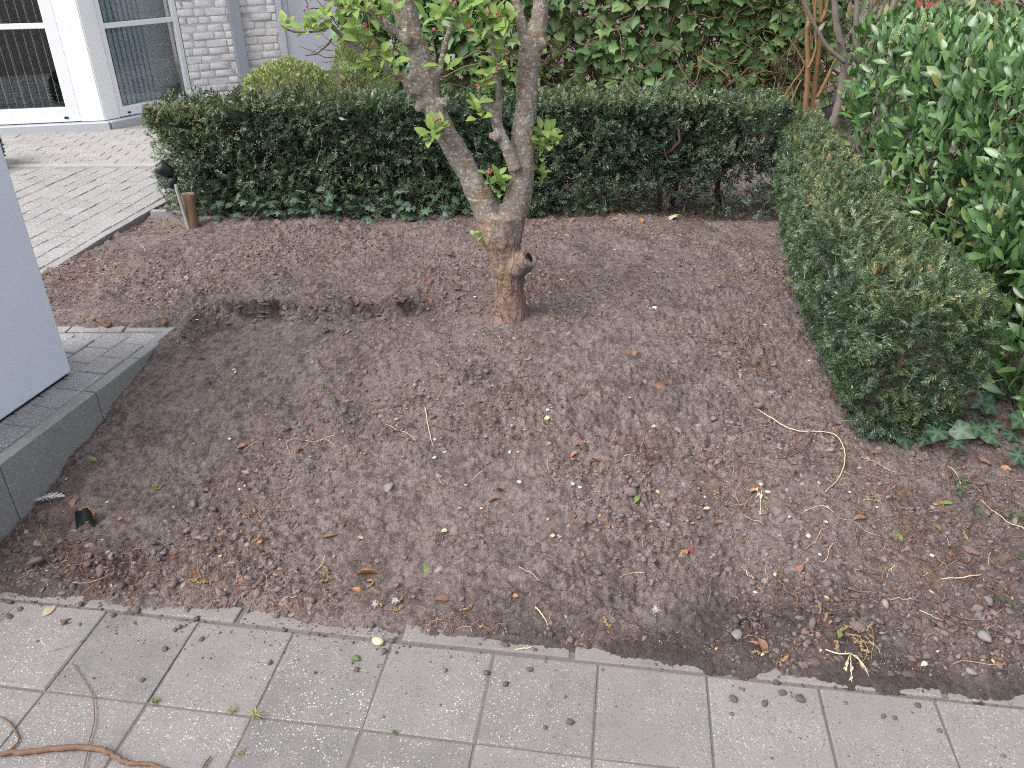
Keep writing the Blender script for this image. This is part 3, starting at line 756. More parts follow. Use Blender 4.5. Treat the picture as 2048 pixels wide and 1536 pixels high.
wA = window(C0, dA, -1.95, -.20, .325, 2.35, 1.128, .105, .125)
wA2 = window(C0, dA, -3.75, -1.955, .325, 2.35, 1.128, .105, .125)
for u in (-.32, -.93): slab('drain_cap', C0, dA, u - .018, u + .018, .352, .372, 0, .008, BLACK)
slab('corner_panel', C0, dA, -.197, .0, .322, ZTOP, -.05, .004, PANEL, house, .004)
slab('corner_panel', C0, dB, .002, .155, .322, ZTOP, -.05, .004, PANEL, house, .004)
wB = window(C0, dB, .158, .985, .325, 2.35, 1.10, .05, .085)
slab('drain_cap', C0, dB, .24, .27, .345, .362, 0, .008, BLACK)
slab('plinth', C0, dA, -3.8, .045, ZT - .05, .318, -.10, .075, SILL, house, .006)
slab('plinth', C0, dB, .012, .99, ZT - .05, .3175, -.10, .075, SILL, house, .006)
slab('fascia', C0, dA, -3.8, .0, 2.352, ZTOP, -.12, -.006, PANEL); slab('fascia', C0, dB, .16, .99, 2.352, ZTOP, -.12, -.006, PANEL)
# rooms behind the glass
nA = np.array([dA[1], -dA[0]]); nB = np.array([dB[1], -dB[0]])
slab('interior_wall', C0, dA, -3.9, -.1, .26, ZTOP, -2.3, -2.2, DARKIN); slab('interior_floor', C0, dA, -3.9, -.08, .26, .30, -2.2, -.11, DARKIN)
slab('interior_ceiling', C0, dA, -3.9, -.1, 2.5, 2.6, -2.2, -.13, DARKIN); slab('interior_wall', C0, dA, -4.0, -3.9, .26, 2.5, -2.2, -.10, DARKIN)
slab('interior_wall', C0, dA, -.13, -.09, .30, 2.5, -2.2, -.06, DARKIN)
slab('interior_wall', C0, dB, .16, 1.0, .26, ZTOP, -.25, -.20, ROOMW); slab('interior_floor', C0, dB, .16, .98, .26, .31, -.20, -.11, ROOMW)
slab('interior_ceiling', C0, dB, .16, .98, 2.45, 2.5, -.20, -.13, DARKIN)
for k in range(24):                                   # open vertical blinds, seen edge-on
    u = -1.92 + .072 * k; c = C0 + dA * u - nA * .20
    me = box_mesh('blind_slat', .006, .085, 1.9, BLINDW)
    link('blind_slat', me, house, Matrix.Translation((c[0], c[1], 1.38)) @ Euler((0, 0, math.atan2(dA[1], dA[0]) + R_(14 + 6 * math.sin(k * 2.1)))).to_matrix().to_4x4())
for k in range(10):                                   # half closed blinds of the second window
    u = .20 + .052 * k; c = C0 + dB * u - nB * .095
    me = box_mesh('blind_slat', .082, .003, 1.95, BLIND)
    link('blind_slat', me, house, Matrix.Translation((c[0], c[1], 1.36)) @ Euler((0, 0, math.atan2(dB[1], dB[0]) + R_(24))).to_matrix().to_4x4())
# brick wall, downpipe, door
def uz(px, py, P, d):
    r = ray(px, py); n = np.array([d[1], -d[0]]); t = (np.asarray(P) @ n) / (r[:2] @ n); q = CAMP + t * r
    return float((q[:2] - P) @ d), float(q[2])
PC = C0 + dB * .985
uD0 = uz(557, 66, PC, dC)[0]; uD1 = uz(571, 66, PC, dC)[0]; uD2 = uz(692, 40, PC, dC)[0]; uP0 = uz(466, 93, PC, dC)[0]; uP1 = uz(488, 93, PC, dC)[0]
slab('brick_wall', PC, dC, .003, uD0, ZT - .1, ZTOP, -.22, -.0075, MORTAR, house, 0)
brick_me = [box_mesh('brick', L, .10, .060, BRICK, .006, 2, .0022, True) for L in (.19, .19, .14, .10, .19)]
z = ZT + .02; row = 0
bw = (.19, .19, .14, .10, .19)
while z < 1.62:
    u = .004 - (.0, .09, .05, .12)[row % 4]
    while u < uD0 - .01:
        k = int(rng.integers(5)); L = bw[k]
        a, b = max(u, .004), min(u + L, uD0 - .004)
        if b - a > .03:
            c = PC + dC * (a + b) / 2 + np.array([dC[1], -dC[0]]) * (-.052 + rng.normal(0, .003))
            M = Matrix.Translation((c[0], c[1], z + .03 + rng.normal(0, .0015))) @ Euler((rng.normal(0, .01), rng.normal(0, .012), math.atan2(dC[1], dC[0]))).to_matrix().to_4x4() @ Matrix.Diagonal(((b - a) / L, 1, 1, 1))
            link('brick', brick_me[k], house, M)
        u += L + .009
    z += .0705; row += 1
slab('upper_cladding', PC, dC, .003, uD2 + 1.6, 1.66, ZTOP, -.016, .004, PANEL)
pipe = slab('downpipe', PC, dC, uP0, uP1, ZT, ZTOP, .012, .085, ZINC, house, .006)
zc = uz(490, 150, PC, dC)[1]
slab('pipe_collar', PC, dC, uP0 - .006, uP1 + .006, zc - .015, zc + .015, .006, .091, ZINC, house, .004)
slab('door_frame', PC, dC, uD0, uD1, ZT, 2.4, -.20, -.004, DOORM, house, .004)
slab('door', PC, dC, uD1 + .003, uD2, ZT + .02, 2.38, -.08, -.03, DOORM, house, .003)
hd = slab('door_handle', PC, dC, uD1 + .035, uD1 + .055, 1.04, 1.75, .012, .034, ZINC, house, .004)
slab('door_handle_bracket', PC, dC, uD1 + .040, uD1 + .050, 1.10, 1.12, -.03, .012, ZINC, house, .001)
slab('door_frame', PC, dC, uD2 + .003, uD2 + .08, ZT, 2.4, -.20, -.004, WHITE, house, .004)
slab('brick_wall', PC, dC, uD2 + .083, uD2 + 1.6, ZT - .1, 1.655, -.22, -.01, PANEL, house, 0)
rp = [C0 + dA * -4.0 - nA * -.25, C0 + np.array([.12, -.2]), PC + np.array([.2, -.15]), PC + dC * (uD2 + 1.7) + np.array([dC[1], -dC[0]]) * .25, PC + dC * (uD2 + 1.7) - np.array([dC[1], -dC[0]]) * 3, C0 + dA * -4.0 - nA * 4]
link('roof', prism_mesh('roof', rp, ZTOP + .002, ZTOP + .16, SILL), house)

# painted concrete pillar on the step
PA = np.array([-1.768, 2.872]); p_in = KN
pil = thing('gate_pillar', (PA[0], PA[1], ZP), 'smooth pale blue-grey concrete pillar standing on the raised step', 'pillar')
def pp(a, b): return PA - KD * a + p_in * b
link('shaft', prism_mesh('shaft', [pp(.0, .0), pp(.0, .42), pp(1.0, .42), pp(1.0, .0)], ZP + .012, 1.70, PILLAR, .008), pil)
link('base_strip', prism_mesh('base_strip', [pp(.012, .012), pp(.012, .40), pp(.99, .40), pp(.99, .012)], ZP - .002, ZP + .013, BLACK), pil)  # solid near-black block, set back, draws the dark line under the shaft
link('cap', prism_mesh('cap', [pp(-.02, -.02), pp(-.02, .44), pp(1.02, .44), pp(1.02, -.02)], 1.701, 1.75, PILLAR, .006), pil)

# ================================================================== YEW HEDGES
def yew_tpl(L, n, nl, nw, seed, side=3):
    """a short shoot with two ranks of needles"""
    r = np.random.default_rng(seed); V, F = [], []
    for i in range(n):
        t = (i + .5) / n; s = 1 if i % 2 else -1
        ang = R_(58 - 22 * t) * s + r.normal(0, .12); ln = nl * (1 - .35 * abs(t - .45)) * (1 + r.normal(0, .1))
        b = np.array([0, L * t, r.normal(0, .0015)]); d = np.array([math.sin(ang), math.cos(ang), r.normal(-.05, .10)]); d /= np.linalg.norm(d)
        w = unit(np.cross(d, [0, 0, 1.])) * nw / 2 + np.array([0, 0, r.normal(0, nw * .3)])
        k = len(V); m = b + d * ln * .55 + np.array([0, 0, .0012]); e = b + d * ln
        V += [b - w * .5, b + w * .5, m + w, m - w, e]
        F.append((k, k + 1, k + 2, k + 3)); F.append((k + 3, k + 2, k + 4, k + 4))
    # tip needles
    V = np.array(V)
    q = np.array([f for f in F if f[3] != f[2]]); t3 = np.array([f[:3] for f in F if f[3] == f[2]])
    n0 = len(V); w = .0011
    V = np.vstack([V, [(-w, -.02, 0), (w, -.02, 0), (w * .6, L, 0), (-w * .6, L, 0)]])
    q = np.vstack([q, [(n0, n0 + 1, n0 + 2, n0 + 3)]])
    return V, [t3, q]
def rbox(n, h, r, wts):
    """n points and normals on a rounded box of half sizes h; wts for the faces -x +x -y +y -z +z"""
    h = np.array(h); area = np.array([h[1] * h[2], h[1] * h[2], h[0] * h[2], h[0] * h[2], h[0] * h[1], h[0] * h[1]]) * np.array(wts)
    f = rng.choice(6, n, p=area / area.sum()); p = rng.uniform(-1, 1, (n, 3)) * h
    ax = f // 2; sg = np.where(f % 2, 1, -1); p[np.arange(n), ax] = sg * h[ax]
    q = np.clip(p, -(h - r), h - r); d = p - q; nn = unit(d)
    return q + nn * r, nn
def yew_foliage(parent, n, h, r, wts, place, tpls, size, dens, tint_f, deep=.10, nup=.35):
    p, nn = rbox(n, h, r, wts)
    keep = rng.random(n) < dens(p)
    p, nn = p[keep], nn[keep]; n = len(p)
    lump = .040 * fbm(p[:, 0] * 1.0 + 3 * p[:, 1], p[:, 2] * 1.2 + p[:, 1], 7, 3, 41)
    dep = np.maximum(rng.exponential(deep * .40, n).clip(0, deep * 2.2) - lump, -.006)
    p = p - nn * dep[:, None]
    fwd = unit(nn * .8 + np.array([0, 0, nup * .5]) + rng.normal(0, .55, (n, 3)))
    up = unit(np.array([0, 0, 1.0]) + nn * .55 + rng.normal(0, .38, (n, 3)))
    W, fw, upw = place(p, fwd, up)
    m = basis(fw, upw); s = size * rng.uniform(.7, 1.25, n)
    pos = W - fw * (.040 * s)[:, None]
    t = tint_f(p, nn, dep) + rng.normal(0, .16, n)
    return scatter_mesh('foliage', tpls, n, pos, m, s, np.clip(t, 0, 1), YEW, parent)
def stems(parent, bases, hgt, rad, name='stem', mat=YSTEM, lean=.08):
    for b in bases:
        b = np.array(b, float); k = 5; pts = [b + np.array([rng.normal(0, lean * .3), rng.normal(0, lean * .3), 0]) * i + np.array([0, 0, hgt * i / (k - 1)]) for i in range(k)]
        pts[0][2] -= .03
        one_tube(name, pts, [rad, rad * .9, rad * .8, rad * .6, rad * .3], mat, parent, 7, 12, True, .0015)
def twig_mass(parent, name, pts, dirs, L, rad, mat, tint, k=4, bend=.35, sides=3):
    n = len(pts); P = np.zeros((n, k, 3)); P[:, 0] = pts; d = unit(dirs)
    for i in range(1, k):
        d = unit(d + rng.normal(0, bend, (n, 3))); P[:, i] = P[:, i - 1] + d * (L / (k - 1))[:, None]
    r = rad[:, None] * np.linspace(1, .45, k)[None]
    V, F, T = tubes(P, r, sides, tint)
    o = link(name, new_mesh(name, V, F, mat, True, T), parent); o['kind'] = 'stuff'; return o
YT_FAR = [yew_tpl(.042, 12, .0175, .0036, s) for s in range(5)]
YT_NEAR = [yew_tpl(.046, 16, .0175, .0030, 10 + s) for s in range(6)]
# back hedge: straight, clipped, bare at the foot towards its far end
BH = dict(x0=-2.23, x1=1.74, y0=5.02, y1=5.47, z1=.955)
bh_c = np.array([(BH['x0'] + BH['x1']) / 2, (BH['y0'] + BH['y1']) / 2, .575]); bh_h = ((BH['x1'] - BH['x0']) / 2, .225, .375)
hedge_b = thing('yew_hedge', (bh_c[0], bh_c[1], .2), 'long clipped dark green yew hedge behind the apple tree', 'hedge', 'clipped yew hedges round the bed')
def bh_place(p, f, u):
    W = p + bh_c; top = p[:, 2] / .375
    W[:, 2] += -.022 * sstep(-.2, -1.75, p[:, 0]) * (top > .3) - .03 * sstep(1.2, 1.75, p[:, 0]) + .012 * vnoise(p[:, 0] * 3, p[:, 1], 3)
    return W, f, u
def bh_dens(p):
    x, z = p[:, 0] + bh_c[0], p[:, 2] + bh_c[2]
    d = np.ones(len(p))
    lowx = sstep(.25, .75, x)                                   # sparse foot right of the tree
    d *= 1 - .72 * lowx * (1 - sstep(.27, .43, z + .16 * fbm(x, z, 4, 2, 12)))
    d *= 1 - .40 * sstep(1.25, 1.5, x)
    d *= 1 - .80 * (1 - sstep(.27, .40, z + .1 * fbm(x, z, 5, 2, 14))) * sstep(-1.9, -2.0, x)
    d *= .30 + .70 * sstep(-.20, .08, fbm(x + p[:, 1], z, 8, 3, 16))
    return d
def bh_tint(p, nn, dep):
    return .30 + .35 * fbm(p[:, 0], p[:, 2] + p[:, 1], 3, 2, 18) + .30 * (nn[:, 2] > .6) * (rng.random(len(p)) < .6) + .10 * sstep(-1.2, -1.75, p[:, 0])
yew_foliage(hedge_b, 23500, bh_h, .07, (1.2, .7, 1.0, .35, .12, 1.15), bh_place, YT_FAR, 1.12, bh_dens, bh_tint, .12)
stems(hedge_b, [(x, 5.24 + rng.normal(0, .03), float(H(x, 5.24))) for x in (-1.8, -1.45, -1.1, -.75, -.4, -.05, .31, .66, .98)], .68, .016)
for px, py in ((1105, 412), (1345, 415), (1448, 425)):
    b = ground_at(px, py); stems(hedge_b, [(b[0], b[1] + .06, b[2])], .62, .02)
n = 5200; q = rng.uniform(-1, 1, (n, 3)) * np.array([1.85, .13, .33]) + bh_c; q = q[rng.random(n) < np.where(q[:, 0] > 1.25, .4, 1) * np.where((q[:, 0] > .35) & (q[:, 2] < .40), .12, 1) * np.where((q[:, 0] < -1.95) & (q[:, 2] < .40), .2, 1)]; n = len(q)
scatter_mesh('inner_foliage', [yew_tpl(.05, 8, .024, .006, 40 + k) for k in range(3)], n, q, basis(unit(rng.normal(0, 1, (n, 3)) + [0, -.3, .3]), unit(rng.normal(0, 1, (n, 3)))), rng.uniform(1.5, 2.4, n), rng.uniform(0, .25, n), YEW, hedge_b)  # darker tint puts the shade inside the hedge into the needle colour
n = 1500; q = rng.uniform(-1, 1, (n, 3)) * np.array([1.72, .18, .33]) + bh_c
twig_mass(hedge_b, 'twigs', q, rng.normal(0, 1, (n, 3)) + [0, -.3, .5], rng.uniform(.08, .22, n), rng.uniform(.001, .0028, n), VINE_T, rng.uniform(0, .6, n))

# right hedge: runs towards the path, bulging above a narrow foot
RC_Y = [2.30, 2.6, 3.4, 4.2, 5.0, 5.5]; RC_X = [1.415, 1.432, 1.505, 1.65, 1.80, 1.90]; RC_W = [.235, .25, .225, .195, .165, .15]
rh_h = (.25, 1.55, .33); rh_c = np.array([0, 3.95, .455])
hedge_r = thing('yew_hedge', (1.55, 3.6, .12), 'curving clipped yew hedge with bulging near end beside the glossy laurel', 'hedge', 'clipped yew hedges round the bed')
def rh_place(p, f, u):
    y = p[:, 1] + rh_c[1]; t = (p[:, 2] + .33) / .66
    cx = np.interp(y, RC_Y, RC_X); w = np.interp(y, RC_Y, RC_W) / .25
    prof = .62 + .46 * sstep(0, .55, t) - .14 * sstep(.75, 1, t)
    W = np.column_stack([cx + p[:, 0] * w * prof, y + .10 * sstep(2.7, 2.3, y) * (1 - t), p[:, 2] + rh_c[2]])
    zlow = np.interp(y, [2.3, 3.2, 5.5], [.10, .15, .20])
    ztop = np.interp(y, [2.3, 2.6, 4.0, 5.5], [.765, .785, .775, .80])
    W[:, 2] = zlow + t * (ztop - zlow) + .018 * vnoise(y * 4, p[:, 0] * 6, 5)
    return W, f, u
def rh_dens(p):
    y, z = p[:, 1] + rh_c[1], p[:, 2]
    d = .26 + .74 * sstep(-.20, .08, fbm(y + p[:, 0] * 2, z, 9, 3, 26))
    gap = np.exp(-(((y - 4.10) / .10) ** 2 + ((z + .06) / .22) ** 2)) * (p[:, 0] < 0)          # bare stem showing in a hollow
    d *= 1 - .95 * gap
    d *= 1 - .6 * (1 - sstep(-.33, -.16, z))
    return d
def rh_tint(p, nn, dep):
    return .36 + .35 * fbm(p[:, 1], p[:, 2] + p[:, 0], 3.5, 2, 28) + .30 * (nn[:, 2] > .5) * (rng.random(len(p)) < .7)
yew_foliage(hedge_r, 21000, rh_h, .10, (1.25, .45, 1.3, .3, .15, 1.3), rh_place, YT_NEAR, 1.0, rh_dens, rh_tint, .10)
stems(hedge_r, [(float(np.interp(y, RC_Y, RC_X)) + rng.normal(0, .02), y, float(H(np.interp(y, RC_Y, RC_X), y))) for y in (2.55, 2.9, 3.25, 3.6, 4.45, 4.8, 5.15)], .5, .014)
b = ground_at(1632, 545); stems(hedge_r, [(1.535, 4.14, float(H(1.535, 4.14)))], .58, .017)
n = 1300; q = rng.uniform(-1, 1, (n, 3)) * np.array([.18, 1.5, .28]) + rh_c; W, _, _ = rh_place(q - rh_c, q, q)
twig_mass(hedge_r, 'twigs', W, rng.normal(0, 1, (n, 3)) + [0, 0, .5], rng.uniform(.06, .18, n), rng.uniform(.001, .0025, n), VINE_T, rng.uniform(0, .6, n))

# ================================================================== LAUREL HEDGE
LT = [leaf_tpl(.088, .031, 4, .25, .35, 1.05, .010, .012, 60 + s) for s in range(3)] + [leaf_tpl(.074, .028, 4, .38, .12, 1.0, .010, .01, 70), leaf_tpl(.096, .034, 4, .18, .6, 1.1, .01, .012, 71)]
laurel = thing('laurel_hedge', (2.5, 3.6, .1), 'broad glossy-leaved laurel hedge with pale flower spikes behind the yew', 'hedge')
la_c = np.array([2.60, 3.52, .78]); la_h = (.72, 1.32, .66)
def la_pts(n, wts, deep):
    p, nn = rbox(n, la_h, .20, wts)
    bul = .085 * fbm(p[:, 1] * 1.0 + p[:, 0], p[:, 2], 3.2, 3, 61)
    dep = rng.exponential(deep, n) - bul
    W = p - nn * dep[:, None] + la_c
    W[:, 0] -= .01
    W[:, 2] += .05 * sstep(2.9, 4.4, W[:, 1]) * -1 * (p[:, 2] > .2) + .03 * vnoise(W[:, 0] * 4, W[:, 1] * 4, 63)
    return W, nn, dep
n = 9600
W, nn, dep = la_pts(n, (1.5, .3, 1.2, .5, .05, 1.3), .055)
fw = unit(nn * .45 + np.array([0, 0, .8]) + rng.normal(0, .5, (n, 3))); up = unit(nn * 1.0 + np.array([-.1, -.2, .5]) + rng.normal(0, .35, (n, 3)))
M = basis(fw, up); S = rng.uniform(.45, 1.12, n); tn = np.clip(.45 + .15 * nn[:, 2] + rng.normal(0, .26, n), 0, 1)
ch = rng.integers(0, len(LT), n)
def vis(W, nn, dep):
    v = unit(CAMP - W); sc_ = (v * nn).sum(1) - dep * 6 + 1.5 / np.linalg.norm(W - CAMP, axis=1)
    iv = np.array([in_view(w, -5) for w in W]); return np.where(iv, sc_, -9)
sc_ = vis(W, nn, dep) + rng.normal(0, .25, n); sel = np.argsort(-sc_)[:295]
lm = [tpl_mesh('leaf', t, LAUREL) for t in LT]
for i in sel: link('leaf', lm[ch[i]], laurel, mat4(M[i], W[i], S[i]))
rest = np.setdiff1d(np.arange(n), sel)
scatter_mesh('foliage', LT, len(rest), W[rest], M[rest], S[rest], tn[rest], LAUREL_T, laurel, choice=ch[rest])
n = 5200; q = rng.uniform(-1, 1, (n, 3)) * np.array([.60, 1.20, .60]) + la_c + [.04, .02, -.03]
scatter_mesh('inner_foliage', LT, n, q, basis(unit(rng.normal(0, 1, (n, 3)) + [-.3, -.3, .2]), unit(rng.normal(0, .8, (n, 3)) + [0, 0, .6])), rng.uniform(.9, 1.5, n), rng.uniform(0, .6, n), LAUREL_T, laurel)  # inner leaves tinted darker, the laurel's inner shade put into their colour
n = 500; q = rng.uniform(-1, 1, (n, 3)) * np.array([.55, 1.1, .5]) + la_c
twig_mass(laurel, 'twigs', q, rng.normal(0, .5, (n, 3)) + [0, 0, 1], rng.uniform(.15, .35, n), rng.uniform(.0025, .005, n), VINE_T, rng.uniform(.2, .8, n), 4, .25, 4)
for k in range(7):
    y = 2.7 + .3 * k; stems(laurel, [(2.35 + rng.normal(0, .15), y, float(H(2.35, y)))], .85, .018, 'stem', GREY)
# flower spikes on top
def spike_mesh():
    k = 46; t = rng.random(k); a = rng.uniform(0, 6.283, k); r = .009 * (1 - .55 * t) * rng.uniform(.7, 1.1, k)
    pos = np.column_stack([r * np.cos(a), r * np.sin(a), .015 + .065 * t]); ico = np.array([(0, 0, 1), (1, 0, 0), (0, 1, 0), (-1, 0, 0), (0, -1, 0), (0, 0, -1)]) * .0042
    f = np.array([(0, 1, 2), (0, 2, 3), (0, 3, 4), (0, 4, 1), (5, 2, 1), (5, 3, 2), (5, 4, 3), (5, 1, 4)])
    V, F, T = scatter([(ico, [f])], np.zeros(k, int), pos, np.repeat(np.eye(3)[None], k, 0), np.ones(k), np.zeros(k))
    tv, tf, _ = tubes(np.array([[(0, 0, -.02), (0, 0, .03), (0, 0, .075)]]), np.array([[.0018, .0018, .001]]), 4)
    return new_mesh('flower_spike', np.vstack([V, tv]), F + [tf[0] + len(V)], SPIKE, True)
sp_me = [spike_mesh() for _ in range(3)]
for px, py in ((1782, 78), (1800, 62), (1836, 55), (1842, 48), (1870, 52), (1900, 40), (1943, 48), (1980, 55), (2002, 38), (2030, 58), (1925, 62), (2015, 70)):
    zt = 1.40; P = at_z(px, py, zt)
    P[1] = min(P[1], 4.55); P = at_y(px, py, P[1]); 
    link('flower_spike', sp_me[rng.integers(3)], laurel, Matrix.Translation(P - np.array([0, 0, .03])) @ Euler((rng.normal(0, .2), rng.normal(0, .2), 0)).to_matrix().to_4x4() @ Matrix.Scale(rng.uniform(.8, 1.15), 4))

# ================================================================== IVY-CLAD HEDGE AT THE BACK
IT = [outline_tpl(IVY_OUT, .03), outline_tpl(IVY_OUT2, .04), outline_tpl(IVY_OUT2, .02)]
ivyh = thing('ivy_hedge', (.8, 7.4, .4), 'tall tangled ivy hedge with bare brown stems showing through behind the yew', 'hedge')
n = 6600
X = rng.uniform(-1.35, 2.75, n); Z = rng.uniform(.45, 2.0, n); dpt = rng.exponential(.10, n)
Y = 7.05 + .10 * (X - .5) * .6 + dpt + .16 * fbm(X, Z, 2.0, 3, 101) - .10 * (Z - .9)
up_w = sstep(.75, 1.25, Z + .35 * fbm(X, Z, 1.8, 2, 103))            # denser leaf cover higher up
keep = rng.random(n) < (.45 + .55 * up_w) * (.45 + .55 * sstep(-.15, .1, fbm(X, Z, 3.3, 2, 105)))
X, Y, Z, dpt = X[keep], Y[keep], Z[keep], dpt[keep]; n = len(X)
W = np.column_stack([X, Y, Z])
up = unit(np.array([0, -.75, .75]) + rng.normal(0, .45, (n, 3))); fw = unit(np.array([0, -.35, -.75]) + rng.normal(0, .6, (n, 3)))
M = basis(fw, up); S = rng.uniform(.055, .125, n); ch = rng.integers(0, 3, n); tn = np.clip(.5 + rng.normal(0, .25, n) + .2 * (Z - 1), 0, 1)
sc_ = np.where(np.array([in_view(w, -8) for w in W]) & (Z > .82), S * 10 - dpt * 5, -9); sel = np.argsort(-sc_)[:295]
im = [tpl_mesh('leaf', t, IVY) for t in IT]
for i in sel: link('leaf', im[ch[i]], ivyh, mat4(M[i], W[i], S[i]))
rest = np.setdiff1d(np.arange(n), sel)
scatter_mesh('foliage', IT, len(rest), W[rest], M[rest], S[rest], tn[rest], IVY_T, ivyh, choice=ch[rest])
n = 2300; q = np.column_stack([rng.uniform(-1.35, 2.75, n), np.zeros(n), rng.uniform(.40, 1.95, n)]); q[:, 1] = 7.22 + .06 * (q[:, 0] - .5) + rng.normal(0, .11, n)
twig_mass(ivyh, 'vines', q, np.column_stack([rng.normal(0, 1, n), rng.normal(0, .25, n), rng.normal(.15, .7, n)]), rng.uniform(.15, .6, n), rng.uniform(.0025, .009, n), VINE_T, rng.random(n) ** .8, 6, .38, 4)
n = 3800; X = rng.uniform(-1.4, 2.9, n); Z = rng.uniform(.3, 2.1, n); W = np.column_stack([X, 7.50 + .06 * (X - .5) + rng.uniform(0, .35, n), Z])
M = basis(unit(np.array([0, -.3, -.7]) + rng.normal(0, .7, (n, 3))), unit(np.array([0, -.8, .5]) + rng.normal(0, .6, (n, 3))))
scatter_mesh('inner_foliage', [leaf_tpl(1., .95, 2, .2, .3, .8, 0, 0, 5)], n, W, M, rng.uniform(.07, .12, n), rng.uniform(0, .6, n), IVY_T, ivyh)

# low ivy creeping at the feet of the hedges: each plant a thing, each leaf a part
ivd = [tpl_mesh('leaf', t, IVYD) for t in IT]
def ivy_plant(label, base, pts, size=(.045, .075), group=None, lift=(.01, .06)):
    base = np.array(base); t = thing('ivy_plant', base, label, 'ivy', group)
    order = sorted(pts, key=lambda p: p[0])
    if len(order) > 2:
        one_tube('runner', [(p[0], p[1], max(p[2] - .01, float(H(p[0], p[1])) + .004)) for p in order[::max(1, len(order) // 9)]], [.0022] * len(order[::max(1, len(order) // 9)]), VINE_R, t, 5, 30)
    for p in pts:
        u = unit(np.array([0, -.45, .9]) + rng.normal(0, .3, 3)); f = unit(np.array([rng.normal(0, .8), -.8, -.25 + rng.normal(0, .3)]))
        link('leaf', ivd[rng.integers(3)], t, mat4(basis(f, u), (p[0], p[1], p[2] + rng.uniform(*lift)), rng.uniform(*size)))
VINE_R = m_plain('ivy_runner', (.16, .10, .06), .85, .2, 0, .5, 60)
def strip_pts(n, x0, x1, yf, spread=.05, zs=.08):
    o = []
    for _ in range(n):
        x = rng.uniform(x0, x1); y = yf + rng.uniform(-spread, spread); o.append((x, y, float(H(x, y)) + abs(rng.normal(0, zs))))
    return o
for x0, x1, nn_, lab in ((-1.95, -1.45, 34, 'dark ivy at the hedge foot next to the wooden post'), (-1.40, -.80, 40, 'dense dark ivy skirting the middle of the long hedge foot'),
                         (-.75, -.12, 26, 'dark ivy at the hedge foot behind the leaning apple limb')):
    ivy_plant(lab, ((x0 + x1) / 2, 4.98, float(H((x0 + x1) / 2, 4.98))), strip_pts(nn_, x0, x1, 4.985, .04, .06), (.04, .068), 'ivy along the foot of the long hedge')
def px_pts(lst, dz=.0): return [tuple(ground_at(x, y + dz)) for x, y in lst]
ivy_plant('small ivy sprig growing just behind the apple trunk', ground_at(1090, 425), px_pts([(1075, 425), (1088, 432), (1100, 420), (1060, 436), (1110, 428), (1080, 410)]), (.05, .08), 'ivy along the foot of the long hedge')
ivy_plant('ivy clump with dead leaves under the bare hedge foot', ground_at(1230, 385), px_pts([(1190, 400), (1205, 385), (1222, 400), (1240, 378), (1262, 395), (1250, 410), (1215, 372), (1275, 380), (1232, 408), (1285, 398)]), (.05, .08), 'ivy along the foot of the long hedge')
near_ivy = [(1735, 838), (1752, 850), (1782, 872), (1800, 886), (1838, 902), (1848, 893), (1872, 870), (1888, 915), (1912, 880), (1930, 862), (1945, 880), (1960, 895), (1985, 860), (2005, 880), (2020, 850), (2035, 870), (1975, 840), (1960, 815), (1990, 800), (2015, 815), (2040, 800), (1940, 830), (1915, 845), (2030, 770), (2005, 755), (2040, 740), (1985, 775), (1895, 890), (1865, 905), (2014, 935)]
ivy_plant('dark veined ivy spreading on the soil under the near end of the yew', ground_at(1900, 880), [(p[0], p[1], p[2] + rng.uniform(0, .05)) for p in px_pts(near_ivy)], (.06, .085))
ivy_plant('small ivy sprig climbing the bulging yew side above the curved straw', ground_at(1690, 730), [(p[0] + .03, p[1] + .03, p[2] + dz) for p, dz in zip(px_pts([(1672, 690), (1685, 735), (1690, 715), (1680, 760), (1700, 770)]), (.06, .05, .1, .02, .03))], (.05, .075))

# ================================================================== BACKGROUND SHRUBS
def bush(name, label, ctr, rad, n, leaf, mat, tint0, cone=False, group=None):
    t = thing(name, (ctr[0], ctr[1], ctr[2] - rad[2]), label, 'shrub', group)
    v = unit(rng.normal(0, 1, (n, 3))); v[:, 2] = np.where(v[:, 2] < -.5, -v[:, 2], v[:, 2]); rr = 1 - rng.exponential(.07, n).clip(0, .5)
    P = v * rr[:, None] * np.array(rad) * (1 + .10 * fbm(v[:, 0] * 2, v[:, 2] * 2 + v[:, 1], 3, 2, 111)[:, None])
    if cone: P[:, :2] *= (1 - .45 * sstep(-.2, 1, P[:, 2] / rad[2]))[:, None]
    W = P + np.array(ctr); fw = unit(v + [0, 0, .6] + rng.normal(0, .5, (n, 3))); up = unit(v + rng.normal(0, .7, (n, 3)))
    scatter_mesh('foliage', leaf, n, W, basis(fw, up), rng.uniform(.7, 1.3, n), np.clip(tint0 + .3 * v[:, 2] + rng.normal(0, .2, n), 0, 1), mat, t)
    m = 120; twig_mass(t, 'twigs', np.tile(np.array([ctr[0], ctr[1], ctr[2] - rad[2] * .6]), (m, 1)), unit(rng.normal(0, .7, (m, 3)) + [0, 0, 1]), rng.uniform(.6, .95, m) * min(rad) * 1.2, np.full(m, .003), VINE_T, rng.uniform(.2, .8, m))
    one_tube('stem', [(ctr[0], ctr[1], ctr[2] - rad[2] - .35), (ctr[0] + .02, ctr[1], ctr[2] - rad[2] * .5), (ctr[0], ctr[1], ctr[2] + .1)], [.02, .016, .008], YSTEM, t, 6)
    return t
BL = [leaf_tpl(.028, .015, 2, .2, .3, 1, 0, 0, s) for s in range(3)]
BL2 = [leaf_tpl(.036, .006, 2, .2, .3, 1, 0, 0, s) for s in range(3)]
bush('box_shrub', 'rounded yellow-green box shrub in front of the grey door', at_y(582, 205, 6.35) , (.36, .34, .29), 5200, BL, BOX_T, .55)
